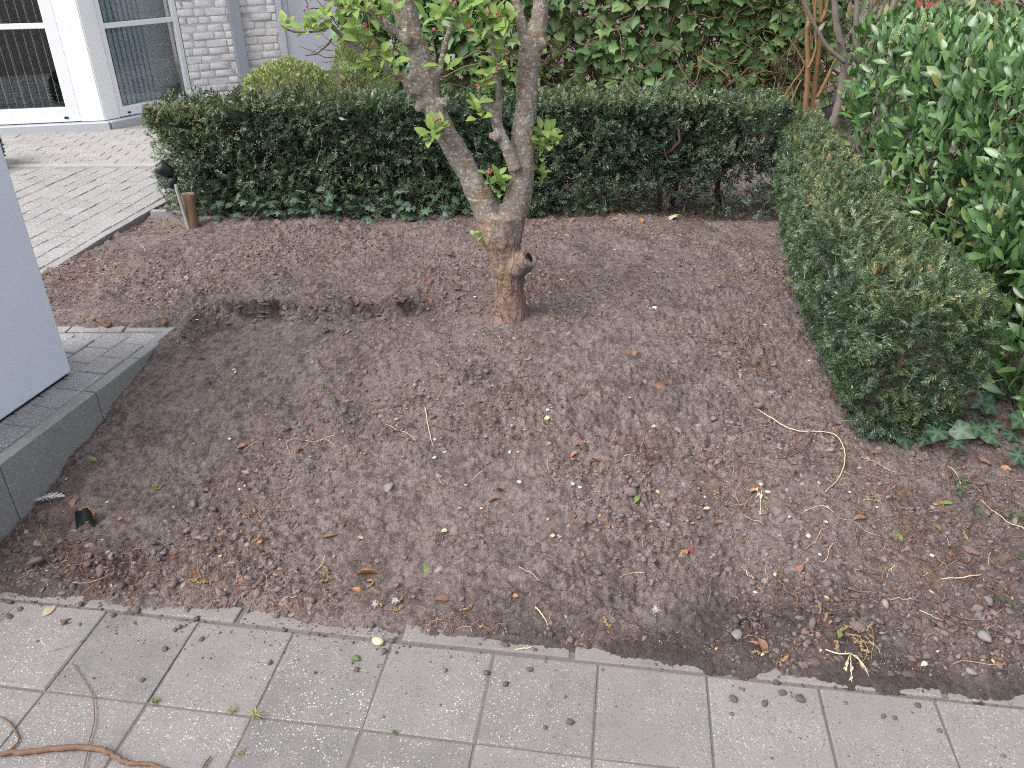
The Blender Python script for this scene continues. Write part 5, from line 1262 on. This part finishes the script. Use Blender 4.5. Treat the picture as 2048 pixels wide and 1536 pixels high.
V, F, T = scatter(chip, rng.choice(3, n, p=(.5, .3, .2)), P, randrot(n), np.column_stack([s, s * rng.uniform(.6, 1.4, n), s]), np.clip(rng.beta(1.6, 2.0, n), 0, .97))
# rusty bud scales gathered along the edge of the path
n2 = 1500; a = rng.uniform(.2, 3.2, n2); b = .085 + rng.exponential(.055, n2); xy = T0 + np.outer(a, UX) + np.outer(b, UY); ok = rng.random(n2) < np.clip(.4 + 2.2 * fbm(xy[:, 0], xy[:, 1], 5, 2, 151), .03, 1); xy = xy[ok]; n2 = len(xy)
P2 = np.column_stack([xy, H(xy[:, 0], xy[:, 1]) + .003]); s2 = rng.uniform(.0035, .0065, n2)
Va, Fa, Ta = scatter(chip[1:2], np.zeros(n2, int), P2, randrot(n2), s2, rng.uniform(.68, .86, n2))
tag(link('plant_debris', new_mesh('plant_debris', np.vstack([V, Va]), F + [f + len(V) for f in Fa], DEBRIS, True, np.concatenate([T, Ta]))), 'small bark chips, bud scales and leaf scraps mixed into the soil', 'debris', kind='stuff')

LANDMARKS = [(1020, 640, 'near the apple trunk'), (250, 800, 'along the raised kerb'), (1640, 900, 'near the curved straw stalk'), (750, 460, 'by the long hedge foot'), (1150, 430, 'near the ivy clump'), (1450, 450, 'below the bare hedge stems'), (1580, 600, 'along the foot of the curving yew'),
             (250, 560, 'between terrace and step'), (480, 670, 'near the dug hollows'), (778, 980, 'near the angular grey stone'), (175, 1060, 'near the black plastic scrap'), (700, 1170, 'near the rolled rust-brown leaf'), (1680, 1280, 'round the dry blossom sprig'), (1525, 985, 'near the crumpled yellow flower'),
             (1950, 1050, 'among the yew clippings'), (480, 1150, 'near the path edge in pale soil'), (1150, 780, 'near the stout rootlet'), (850, 850, 'near the straight pale twig'), (1200, 1000, 'in the open middle of the bed'), (1312, 1222, 'near the lone down tuft'), (1390, 1110, 'near the reddish rolled leaf'), (500, 900, 'near the looped straw')]
PLM = [(500, 1432, 'near the dry grass tufts'), (1570, 1395, 'in the cluster beside the blossom sprig'), (740, 1300, 'near the snail shell'), (1040, 1320, 'near the cream stick'), (150, 1250, 'near the two fallen leaves'), (1140, 1450, 'on an open tile'), (1840, 1412, 'near the white pebble'), (290, 1330, 'near the winding root')]
def near(px, py, lm=LANDMARKS): return min(lm, key=lambda q: (q[0] - px) ** 2 + 2.2 * (q[1] - py) ** 2)[2]
# ================================================================== SINGLE THINGS LYING ABOUT
def place_on(px, py, paved=False):
    return at_z(px, py, .002) if paved else ground_at(px, py)
DL = {'flat': leaf_tpl(.055, .026, 6, .12, .5, .95, .012, .05, 301), 'curl': leaf_tpl(.060, .026, 6, .7, 1.5, .95, .012, .05, 302), 'roll': leaf_tpl(.075, .024, 7, 1.1, .7, 1.0, .010, .04, 303), 'round': leaf_tpl(.030, .024, 5, .25, .4, .9, 0, .05, 304), 'oak': outline_tpl(OAK_OUT, .05, .15, (0, .5))}
DLM = {}
def dead_leaf(px, py, kind, mat, label, group, size=1.0, rz=None, paved=False, lift=.004, name='fallen_leaf', cat='leaf'):
    k = (kind, mat.name)
    if k not in DLM: DLM[k] = tpl_mesh(name, DL[kind], mat)
    P = place_on(px, py, paved); a = rng.uniform(0, 6.28) if rz is None else R_(rz)
    f = np.array([math.cos(a), math.sin(a), rng.normal(0, .15)]); u = unit(np.array([0, -.05, 1.]) + rng.normal(0, .22, 3))
    o = link(name, DLM[k], None, mat4(basis(f, u), P + np.array([0, 0, lift + .004]), size * (.085 if kind == 'oak' else 1))); return tag(o, label + (' ' + near(px, py) if group else ''), cat, group)
BRL = ('curled brown dead leaf lying on soil', 'curled brown leaves on the soil')
for x, y in ((170, 527), (262, 520), (330, 640), (415, 720), (540, 655), (640, 668), (232, 835), (245, 795), (420, 985), (150, 995), (640, 1080), (655, 905), (975, 805), (1160, 905), (1175, 915), (1243, 670), (1265, 700), (1480, 690), (1352, 545), (1370, 640), (1190, 780), (985, 985), (1005, 1000), (1225, 700), (1420, 870), (1560, 1010), (1450, 1050), (1610, 1130), (1690, 760), (1760, 905), (1885, 1000), (1600, 870), (1510, 1275), (905, 1205), (1380, 1100), (90, 1110), (1165, 880), (500, 890), (760, 895), (860, 560), (905, 545), (1300, 480), (1480, 465), (1530, 460), (1575, 445), (640, 600), (1335, 770)):
    dead_leaf(x, y, random.choice(('flat', 'curl', 'curl')), D_BROWN, *BRL, rng.uniform(.6, 1.05))
ORL = ('small orange-brown dead leaf on soil', 'orange-brown leaves on the soil')
for x, y in ((455, 505), (175, 1025), (245, 1040), (285, 748), (205, 860), (480, 1155), (590, 905), (745, 1165), (1140, 925), (1180, 895), (855, 600), (700, 1180), (1265, 690), (1565, 1150), (1520, 985), (1245, 795), (765, 520), (1395, 415), (1420, 412), (650, 1150), (1025, 1195), (525, 1085), (300, 815), (1640, 590), (1285, 860)):
    dead_leaf(x, y, random.choice(('flat', 'round', 'curl')), D_ORANGE, *ORL, rng.uniform(.5, .85))
for _ in range(30):
    q_ = at_z(0, 0, 0) * 0 + np.array([rng.uniform(.15, 1.5), rng.uniform(4.98, 5.25), .2]); c_ = CAMR @ (q_ - CAMP); dead_leaf(1024 + FPX * c_[0] / c_[2], 768 + FPX * c_[1] / c_[2], random.choice(('flat', 'curl')), random.choice((D_BROWN, D_ORANGE)), '%s dead leaf in the litter under the hedge' % random.choice(('broad', 'small', 'crumpled')), 'litter under the hedge', rng.uniform(.7, 1.2))
CRL = ('small cream dry leaf scrap on soil', 'cream leaf scraps on the soil')
for x, y in ((555, 880), (470, 745), (870, 880), (1245, 792), (1260, 800), (1025, 855), (1310, 860), (930, 975), (915, 1020), (960, 1022), (1110, 1075), (485, 970), (1580, 1035), (1610, 1075), (895, 1065), (1100, 838), (1190, 948), (715, 1075), (1655, 1050), (1310, 985), (1420, 1020), (1165, 950), (1035, 905)):
    dead_leaf(x, y, 'round', D_CREAM, *CRL, rng.uniform(.4, .85))
GRL = ('small pale green leaf scrap on soil', 'green leaf scraps on the soil')
for x, y in ((352, 870), (667, 795), (175, 915), (843, 970), (1065, 790), (1185, 605), (1500, 560), (1190, 400), (1770, 1145), (1790, 1065), (1705, 1235), (850, 1130), (300, 540), (1280, 990), (1865, 1050), (1910, 1010), (660, 870), (1605, 560)):
    dead_leaf(x, y, 'flat', D_GREEN, *GRL, rng.uniform(.4, .75))
one = lambda *a, **k: dead_leaf(*a[:4], a[4], None, *a[5:], **k)
one(705, 1157, 'roll', D_ORANGE, 'long rolled rust-brown leaf on the soil next to a catkin', 1.1, rz=20)
one(1340, 441, 'oak', D_CREAM, 'tan lobed oak leaf lying in front of the pale wooden label', 1.25, rz=70)
one(1122, 565, 'flat', D_CREAM, 'pale yellow leaf lying beside the apple trunk', 1.0, rz=75)
one(1700, 1045, 'roll', D_BROWN, 'rolled rusty leaf on the soil near the paving', .9, rz=15)
one(1390, 1115, 'roll', D_RED, 'reddish-brown rolled leaf stuck in the soil', .9, rz=120)
one(1545, 408, 'flat', D_RED, 'dark red leaf under the corner where the hedges meet', .9, rz=10)
one(1595, 556, 'flat', D_GREEN, 'yellow-green leaf with a reddish tip under the yew', 1.3, rz=200)
one(80, 1240, 'flat', D_CREAM, 'pale cream leaf lying flat on the paving tile', .85, rz=60, paved=True)
one(115, 1255, 'roll', D_BROWN, 'rolled brown leaf lying on the paving tile', .75, rz=40, paved=True)
one(2030, 945, 'curl', D_ORANGE, 'rusty orange leaf beside the near ivy', 1.0, rz=150)
one(2040, 925, 'curl', D_ORANGE, 'rusty orange leaf tucked against the near ivy stems', .9, rz=100)
one(1915, 905, 'curl', D_BROWN, 'brown curled leaf between two near ivy leaves', 1.0, rz=200)
one(1950, 918, 'flat', D_BROWN, 'flat tan leaf below the near ivy', .9, rz=330)
one(2042, 985, 'flat', D_GREEN, 'broad pale green laurel leaf on the soil below the near ivy', 1.5, rz=280)
one(1210, 412, 'curl', D_CREAM, 'curled cream leaf under the ivy clump', .9, rz=250)
one(1225, 423, 'curl', D_ORANGE, 'large curled orange-brown leaf under the ivy clump', 1.1, rz=20)
one(1195, 378, 'curl', D_ORANGE, 'heaped rusty leaf behind the ivy clump', 1.1, rz=60)
one(1175, 383, 'flat', D_ORANGE, 'flat rusty leaf left of the ivy clump by the hedge foot' .replace('left of', 'beside'), 1.1, rz=10)
one(1400, 415, 'curl', D_ORANGE, 'orange leaf at the foot of the last bare hedge stem', 1.2, rz=0)
one(1490, 1285, 'roll', D_BROWN, 'rolled brown leaf beside the grey stone at the path edge', .8, rz=330)
one(160, 1018, 'flat', D_ORANGE, 'bright orange leaf above the black plastic scrap', 1.0, rz=10)

def stone(px, py, size, mat, label, group, paved=False, sub=None, name='pebble', cat='pebble', flat=.7):
    tv, tf = lump_tpl(int(rng.integers(1e6)), 2, flat, .05 if mat in (STONEW, STONEG, CREAM) else .13, 0 if mat is CREAM else (9 if mat is STONEG else 5)); P = place_on(px, py, paved)
    o = link(name, new_mesh(name, tv * size, tf, mat, mat in (STONEW, CREAM)), None, Matrix.Translation(P + np.array([0, 0, size * .35])) @ Euler((0, 0, rng.uniform(0, 6.28))).to_matrix().to_4x4() @ Matrix.Diagonal((1.35, 1, 1, 1))); return tag(o, label + (' ' + near(px, py, PLM if paved else LANDMARKS) if group else ''), cat, group)
WPL = ('small white pebble on soil', 'white pebbles in the soil')
for x, y in ((1300, 617), (1312, 620), (890, 905), (532, 830), (468, 740), (600, 610), (460, 880), (215, 1005), (1050, 860), (1145, 968), (1620, 720), (1520, 1027), (1510, 1185), (1525, 1310), (1040, 965), (1160, 975), (950, 595), (1030, 568), (1060, 548), (395, 640), (640, 640), (700, 680), (1230, 500), (1330, 480), (1360, 470), (1375, 488), (985, 772), (870, 915), (1095, 820), (1020, 905), (1285, 1010), (1865, 1112), (1700, 985), (1660, 640), (1530, 650), (560, 880), (410, 590), (345, 580), (500, 620), (1545, 470), (480, 980), (490, 972), (1410, 995), (1640, 1110), (1755, 1015)):
    stone(x, y, rng.uniform(.0035, .0075), STONEW, *WPL)
stone(1848, 1329, .011, STONEW, 'larger round white pebble at the soil edge by the paving', None, flat=.6)
stone(1310, 618, .014, STONEW, 'lumpy chalk-white stone on the soil right of the trunk'.replace('right of', 'beside'), None)
stone(778, 980, .018, STONEG, 'pale grey angular stone with a sharp ridge on the soil', None, name='stone', cat='stone', flat=.85)
stone(1475, 1273, .017, STONEG, 'rounded grey stone at the soil edge near dry catkins', None, name='stone', cat='stone')
stone(1973, 1277, .016, STONEG, 'wedge-shaped grey stone near the pebble at the path edge', None, name='stone', cat='stone')
stone(75, 1090, .018, STONEG, 'dull brown-grey stone in the dark soil by the kerb end', None, name='stone', cat='stone')
stone(1940, 1345, .014, STONEG, 'brown earthy stone half buried at the path edge', None, name='stone', cat='stone')
sh = stone(755, 1285, .012, CREAM, 'small tan snail shell lying on a paving tile', None, True, name='snail_shell', cat='shell')
stone(712, 1318, .012, D_GREEN, 'dried grey-green moss tuft lying on a paving tile', None, True, name='moss_tuft', cat='moss', flat=.4)
CLL = ('dark crumbly lump of earth on the paving', 'earth lumps on the paving')
for x, y, s in ((403, 1279, .010), (540, 1325, .009), (285, 1361, .009), (1466, 1400, .015), (1140, 1445, .012), (1600, 1400, .018), (1565, 1385, .012), (1530, 1408, .012), (1835, 1412, .010), (1012, 1368, .012), (1060, 1340, .010), (330, 1298, .012), (20, 1235, .012), (160, 1250, .008), (713, 1340, .010), (1090, 1455, .008), (1010, 1290, .014), (1070, 1300, .009), (275, 1222, .014)):
    stone(x, y, s * .78, CRUMBL if 'CRUMBL' in globals() else globals().setdefault('CRUMBL', m_plain('dark_earth', (.13, .105, .097), .95, .1, 0, .6, 120, .9, 260)), *CLL, paved=True, name='earth_lump', cat='earth lump', flat=.6)

def lying(name, px, wid, mat, label, cat, group=None, paved=False, lift=.004, sides=7, wob=.0006, arch=None):
    P = np.array([place_on(x, y, paved) for x, y in px]); n = len(px) * 6
    q = spline(np.column_stack([P, wid, arch if arch else np.zeros(len(px))]), n)
    if not paved:
        g = H(q[:, 0], q[:, 1]); g = np.array([g[max(0, i - 2):i + 3].max() for i in range(n)]); g = np.convolve(np.pad(g, 2, 'edge'), np.ones(5) / 5, 'valid'); q[:, 2] = g - .003 + np.maximum(q[:, 4], 0)
    q[:, 2] += lift + .2 * q[:, 3]; q[:, :3] += rng.normal(0, wob, (n, 3)); org = q[0, :3].copy()
    V, F, _ = tubes((q[:, :3] - org)[None], np.maximum(q[None, :, 3] / 2, 4e-4), sides)
    o = link(name, new_mesh(name, V, F, mat, True), None, Matrix.Translation(org)); return tag(o, label, cat, group)
lying('straw_stalk', [(1512, 820), (1545, 845), (1590, 863), (1625, 864), (1665, 876), (1685, 900), (1688, 930), (1675, 960), (1650, 988)], [.003, .004, .0045, .0045, .0045, .004, .004, .0035, .003], CREAM, 'long pale curved straw stalk lying on the soil beside the yew', 'stalk', lift=.006)
lying('twig', [(1545, 925), (1585, 915), (1612, 895), (1626, 868)], [.003, .004, .003, .003], ROOTM, 'thin brown twig meeting the long curved straw stalk', 'twig')
lying('twig', [(850, 815), (856, 850), (862, 880), (868, 898)], [.004, .0035, .003, .002], CREAM, 'straight pale twig on the soil below the apple tree', 'twig')
lying('twig', [(580, 910), (575, 890), (590, 878), (625, 885), (650, 880), (672, 898)], [.0018] * 6, CREAM, 'fine looped pale straw on the soil', 'twig')
lying('twig', [(0, 1515), (60, 1507), (130, 1500), (185, 1500), (225, 1512), (250, 1528), (300, 1533), (340, 1545)], [.012, .014, .015, .014, .013, .012, .010, .009], ROOTM, 'thick gnarled brown root lying along the paving', 'root', paved=True, lift=.007, sides=10, wob=.0016)
lying('twig', [(147, 1330), (170, 1365), (186, 1395), (190, 1440), (180, 1485), (170, 1540)], [.0025, .003, .003, .003, .003, .003], ROOTM, 'thin winding brown root crossing the thick root on the paving', 'root', paved=True, lift=.006)
lying('twig', [(0, 1435), (22, 1450), (38, 1478), (30, 1495), (10, 1508)], [.004, .005, .005, .005, .004], ROOTM, 'short curved brown root touching the thick root on the paving', 'root', paved=True, lift=.004)
lying('twig', [(400, 1548), (412, 1528), (422, 1515)], [.006, .006, .005], ROOTM, 'stubby brown root end at the bottom of the paving', 'root', paved=True, lift=.004)
lying('twig', [(100, 1305), (140, 1293), (172, 1280)], [.0018, .002, .0018], ROOTM, 'dark thin twig lying near two leaves on the paving', 'twig', paved=True, lift=.002)
lying('twig', [(1172, 345), (1200, 348), (1218, 362), (1226, 385), (1226, 395)], [.004, .004, .004, .004, .004], CREAM, 'pale bent ivy stem standing over the ivy clump', 'stem', lift=.0, arch=[.06, .10, .10, .05, .01])
lying('twig', [(1396, 437), (1415, 447), (1428, 455), (1427, 462)], [.004] * 4, BUDG, 'yellow-green stalk lying at the foot of the hedge stem', 'stalk')
lying('twig', [(1525, 610), (1560, 590), (1580, 572), (1584, 566)], [.003, .003, .0025, .002], ROOTR, 'reddish curved twig on the soil near the yew foot', 'twig')
lying('twig', [(1625, 1200), (1612, 1180), (1600, 1186)], [.003] * 3, ROOTR, 'short reddish stick pointing at the dry catkins', 'twig')
lying('twig', [(1070, 1215), (1085, 1232), (1092, 1242), (1096, 1252)], [.005, .004, .003, .002], CREAM, 'forked pale rootlet at the soil edge above the paving', 'twig')
lying('twig', [(735, 1345), (700, 1338)], [.001, .001], CREAM, 'hair-thin straw on the paving beside the moss tuft', 'twig', paved=True)
lying('twig', [(1030, 1301), (1064, 1296)], [.004, .004], CREAM, 'short cream stick in the joint beside the edging stones', 'twig', paved=True, lift=.003)
lying('twig', [(200, 662), (215, 655), (222, 648)], [.014, .016, .012], ROOTM, 'short dark stick lying behind the raised step', 'twig')
lying('twig', [(770, 848), (800, 862), (820, 875), (832, 884)], [.0025] * 4, CREAM, 'thin tan twig below the straight pale twig', 'twig')
lying('twig', [(1105, 752), (1140, 770), (1170, 785), (1205, 790)], [.003, .003, .0025, .002], ROOTM, 'branched brown rootlet in the middle of the bed', 'twig')
lying('twig', [(1110, 808), (1145, 800), (1170, 790)], [.004, .005, .003], ROOTM, 'stout brown rootlet in the middle of the bed', 'twig')
lying('twig', [(1888, 938), (1896, 970), (1897, 1000), (1885, 1005)], [.005, .005, .005, .004], ROOTM, 'bent tan twig on the soil below the near ivy', 'twig')
lying('twig', [(1896, 932), (1912, 955), (1922, 978)], [.003, .003, .003], CREAM, 'short straight straw beside the bent tan twig', 'twig')
lying('twig', [(1962, 1000), (1985, 1025), (2010, 1045), (2048, 1058)], [.003, .003, .003, .003], CREAM, 'long thin straw crossing the soil at the yew clippings', 'twig')
lying('twig', [(1882, 1160), (1920, 1160), (1962, 1153)], [.003, .004, .004], CREAM, 'pale stick holding a yew clipping on the soil', 'twig')
lying('twig', [(1838, 1222), (1862, 1232), (1884, 1243)], [.003, .003, .002], CREAM, 'pale straight stick lying on dark soil near the path', 'twig')
lying('twig', [(1718, 915), (1750, 925), (1790, 948)], [.002, .002, .002], CREAM, 'very thin pale straw by the yew end', 'twig')
RT = ('thin brown rootlet lying on the soil', 'thin rootlets on the soil')
for k in range(46):
    x, y = rng.uniform(250, 1900), rng.uniform(690, 1330)
    p0 = ground_at(x, y)
    if edge_e(p0[0], p0[1]) < .12 or p0[0] < float(kerb_x(p0[1])) + .1 or p0[0] > 1.25 + .0 * y: continue
    a = rng.uniform(0, 6.28); L = rng.uniform(30, 85); pts = [(x, y)]
    for i in range(3): a += rng.normal(0, .35); pts.append((pts[-1][0] + math.cos(a) * L / 3, pts[-1][1] + math.sin(a) * L / 3 * .6))
    rm = random.choice((ROOTM, ROOTR, CREAM)); lying('rootlet', pts, [.0022, .002, .0018, .0012], rm, 'thin %s rootlet lying on soil ' % {ROOTM: 'brown', ROOTR: 'reddish', CREAM: 'straw-pale'}[rm] + near(x, y), 'root', RT[1], wob=.0008, lift=.003)

# catkins
def catkin(px, py, rz, label=None, group='dry catkins by the path', n=26, L=None):
    L = rng.uniform(.025, .05)
    P = ground_at(px, py); a0 = R_(rz); Vs, Fs, off = [], [], 0
    t = np.linspace(0, 1, n); an = a0 + (t - .5) * rng.uniform(.4, 1.6); xy = np.cumsum(np.column_stack([np.cos(an), np.sin(an)]) * L / n, 0)
    zz = H(P[0] + xy[:, 0], P[1] + xy[:, 1]) - P[2] + .006
    pos = np.column_stack([xy, zz]) + rng.normal(0, .0016, (n, 3)); tv, tf = L1[0]
    V, F, T = scatter(L1[:4], rng.integers(0, 4, n), pos, randrot(n), rng.uniform(.0028, .0040) * (1 - .4 * np.abs(t - .5)) * rng.uniform(.8, 1.2, n), np.zeros(n))
    return tag(link('catkin', new_mesh('catkin', V, F, CATKIN, False), None, Matrix.Translation(P)), 'dry curled tan catkin on soil ' + near(px, py), 'catkin', group)
for x, y, r in ((655, 1150, 120), (665, 1160, 200), (780, 1222, 10), (790, 1212, 60), (765, 1215, 150), (510, 1085, 40), (395, 1163, 0), (400, 1172, 160), (1640, 1232, 100), (1648, 1245, 60), (1690, 1268, 340), (1705, 1275, 330), (1715, 1265, 20), (1672, 1300, 80), (1720, 1290, 300), (1700, 1258, 200), (1935, 1085, 90), (1210, 1238, 300), (1500, 1305, 0), (310, 975, 30), (320, 970, 200), (1560, 1330, 40), (920, 1222, 20), (735, 1178, 45)):
    catkin(x, y, r)
# dry yellow flower cluster hanging over the edging
dr = thing('dry_blossom_sprig', ground_at(1700, 1315), 'dry yellow blossom sprig drooping over the edging stones', 'sprig')
b0 = ground_at(1700, 1312) + [0, 0, .01]
one_tube('stalk', [ground_at(1650, 1303) + [0, 0, .008], ground_at(1675, 1312) + [0, 0, .01], b0], [.002, .0022, .0025], CREAM, dr, 6)
for ex, ey in ((1688, 1345), (1702, 1368), (1735, 1352), (1722, 1338)):
    e_ = at_z(ex, ey, .008); md_ = (b0 + e_) / 2 + [0, 0, .01]
    one_tube('petal_stalk', [b0, md_ + rng.normal(0, .006, 3) * [1, 1, .3], e_ + rng.normal(0, .004, 3) * [1, 1, 0]], [.0010, .0016, .0010], CREAM, dr, 6, 12, True, .0008)
    for _k in range(2): link('petal', tpl_mesh('petal', DL['curl'], D_CREAM), dr, mat4(basis(unit(np.append((e_ - b0)[:2], .004) + rng.normal(0, .006, 3)), unit(np.array([0, 0, 1.]) + rng.normal(0, .4, 3))), md_ * (.6 - .5 * _k) + e_ * (.4 + .5 * _k) - (e_ - b0) * .25 + [0, 0, .003], .34))
link('leaf', tpl_mesh('leaf', DL['flat'], D_GREEN), dr, mat4(basis(np.array([-.3, -.8, .3]), np.array([.3, -.2, .9])), ground_at(1678, 1262) + [0, 0, .01], .7))
# yellow dried cluster on the soil
yc = thing('dry_flower_cluster', ground_at(1525, 985), 'crumpled dry yellow flower cluster on the soil below the curved straw', 'flower')
for k in range(9):
    a = rng.uniform(0, 6.28); link('petal', tpl_mesh('petal', DL['curl'], D_CREAM), yc, mat4(basis(np.array([math.cos(a), math.sin(a), .4]), unit(np.array([0, 0, 1]) + rng.normal(0, .5, 3))), ground_at(1525 + rng.normal(0, 9), 982 + rng.normal(0, 6)) + [0, 0, .006], .42))
one_tube('stalk', [ground_at(1523, 985) + [0, 0, .008], ground_at(1520, 1010) + [0, 0, .006], ground_at(1522, 1030) + [0, 0, .004]], [.0015] * 3, CREAM, yc, 5)
# white feather by the kerb
fe = thing('feather', ground_at(98, 1002), 'white feather lying on the soil against the kerb', 'feather')
fa, fb = ground_at(66, 1008) + [0, 0, .012], ground_at(130, 998) + [0, 0, .012]
one_tube('shaft', [fa, (fa + fb) / 2 + [0, 0, .008], fb], [.0012, .001, .0006], FEATHER, fe, 5)
nb = 60; t = np.linspace(.1, 1, nb); base_ = fa + (fb - fa) * t[:, None]; base_[:, 2] += .008 * np.sin(np.pi * t); dr_ = unit(fb - fa); sd = np.cross(dr_, [0, 0, 1.])
dirs = dr_ * .8 + sd * np.where(np.arange(nb) % 2, 1, -1)[:, None] * .6 + rng.normal(0, .12, (nb, 3)) + [0, 0, .1]
Q = base_[:, None] + unit(dirs)[:, None] * (np.linspace(0, 1, 3)[None, :, None] * (.026 * np.sin(np.pi * (t * .85 + .1)))[:, None, None]); V, F, _ = tubes(Q, np.full((nb, 3), .0011), 3)
link('vane', new_mesh('vane', V, F, FEATHER, True), fe)
def fluff(px, py, s, label, group='white down tufts at the soil edge'):
    n = 90; d = unit(rng.normal(0, 1, (n, 3)) * [1, 1, .6] + [0, 0, .2]) * rng.uniform(.4, 1, (n, 1)); P = ground_at(px, py) + [0, 0, s * .5]; Q = np.stack([np.zeros((n, 3)), d * s * .6, d * s + rng.normal(0, s * .2, (n, 3))], 1); V, F, _ = tubes(Q, np.full((n, 3), s * .045), 3)
    tag(link('down_tuft', new_mesh('down_tuft', V, F, FEATHER, True), None, Matrix.Translation(P)), label, 'feather', group)
fluff(750, 1212, .012, 'fluffy white down tuft by the catkins at the soil edge'); fluff(790, 1205, .012, 'fluffy white down tuft by the catkins at the soil edge')
fluff(1312, 1222, .012, 'lone white down tuft beside a thin straw near the path', None)
fluff(1118, 1075, .008, 'tiny white down tuft in the middle of the open soil', None)
# pale split wooden label standing in the soil
pk = thing('plant_label', ground_at(1335, 425), 'pale split wooden plant label standing in front of the bare hedge foot', 'plant label')
kb = ground_at(1335, 420); kt = at_y(1326, 386, kb[1] - .01)
for k in range(4):
    o_ = np.array([(k - 1.5) * .0105, 0, 0]); one_tube('splinter', [kb + o_ * 1.1 + [0, -.002 * k, -.02 + .015 * k], (kb + kt) / 2 + o_, kt + o_ * .95 + [0, 0, -.004 * abs(k - 1)]], [.003, .0055, .0062], PALEW, pk, 5)
# scrap of black plastic
pl_ = thing('plastic_scrap', ground_at(175, 1042), 'torn scrap of black plastic pot sticking out of the soil', 'plastic scrap')
P = ground_at(175, 1045); gx_, gz_ = np.meshgrid(np.linspace(-.03, .03, 6), np.linspace(-.02, .045, 5)); V = np.stack([gx_ + rng.normal(0, .002, gx_.shape), -.02 * (gx_ / .03) ** 2 + .3 * gz_, gz_ + rng.normal(0, .003, gx_.shape)], -1).reshape(-1, 3) + P
i_ = np.arange(4)[:, None] * 6 + np.arange(5)[None]; f_ = np.stack([i_, i_ + 1, i_ + 7, i_ + 6], -1).reshape(-1, 4)
link('shard', new_mesh('shard', np.vstack([V, V + [0, .003, 0]]), [f_, f_[:, ::-1] + 30], BLACK), pl_)
# yew clippings near the path corner
def yew_clip(px, py, rz, label, yellow=0):
    P = ground_at(px, py) + [0, 0, .012]; a = R_(rz); t = thing('yew_clipping', P, label, 'clipping', 'yew clippings on the soil')
    d = np.array([math.cos(a), math.sin(a), .05]); tv, tf = yew_tpl(.075, 26, .024, .0034, int(rng.integers(99)))
    m = basis(d, unit(np.array([0, -.2, 1.]) + rng.normal(0, .2, 3)))
    link('needles', new_mesh('needles', tv @ m.T + P, tf, YEWO, True), t)
    one_tube('twig', [P - d * .03, P + d * .03, P + d * .075], [.0013, .0011, .0006], ROOTM, t, 5)
YEWO = m_plain('clipped_yew', (.085, .125, .060), .5, .4, 0, .4, 60)
for x, y, r, l in ((1925, 975, 230, 'fresh yew clipping near the bent tan twig'), (1950, 1010, 250, 'yellowing yew clipping below the bent tan twig'), (2005, 1030, 330, 'green yew clipping on the thin straw'), (1975, 1160, 40, 'green yew clipping at the end of the pale stick'), (2030, 1120, 20, 'green yew clipping on dark soil in the path corner'), (1985, 1190, 300, 'short yew clipping under the pale stick'), (1910, 955, 280, 'fresh yew clipping beside the short straight straw')):
    yew_clip(x, y, r, l)
# tufts of grass in the paving joints, seedlings in the bed
def tuft(px, py, n, L, label, paved, tint, name='grass_tuft', cat='grass', group=None):
    P = place_on(px, py, paved); a = rng.uniform(0, 6.28, n); d = unit(np.column_stack([np.cos(a), np.sin(a), rng.uniform(.2, 1.6, n)])); Ls = L * rng.uniform(.5, 1.1, n)
    Q = np.stack([rng.normal(0, .004, (n, 3)) * [1, 1, 0], d * (Ls * .55)[:, None], d * Ls[:, None] - np.array([0, 0, 1.]) * (Ls * .25)[:, None]], 1); Q[:, :, 2] = np.maximum(Q[:, :, 2], .0008)
    V, F, T = tubes(Q, np.tile(np.array([.0010, .0009, .0003]), (n, 1)), 3, np.clip(rng.normal(tint, .15, n), 0, 1)); tag(link(name, new_mesh(name, V, F, GRASS_T, True, T), None, Matrix.Translation(P)), label, cat, group)
tuft(512, 1432, 46, .034, 'dry straw-coloured grass tuft at a paving joint crossing', True, .85)
tuft(465, 1422, 26, .024, 'small half-dry grass tuft in a paving joint', True, .65)
tuft(310, 1403, 34, .020, 'green and yellow grass tuft at a paving joint crossing', True, .35)
tuft(790, 1465, 12, .012, 'tiny green weed in a paving joint', True, .1)
tuft(480, 1508, 18, .022, 'wisp of dark dry roots in a paving joint', True, .6)
tuft(212, 740, 16, .035, 'dry grass tuft in the raised step joint', False, .8)
tuft(335, 662, 20, .022, 'small grass tuft on the raised step corner', False, .5)
for x, y in ((1255, 470), (1425, 480), (190, 640), (1490, 492), (1290, 535), (1690, 838), (960, 500), (300, 545), (1065, 795), (1135, 630), (1185, 632)):
    tuft(x, y, 12, .022, 'tiny green seedling in the soil ' + near(x, y), False, .08, 'seedling', 'seedling', 'seedlings in the soil')
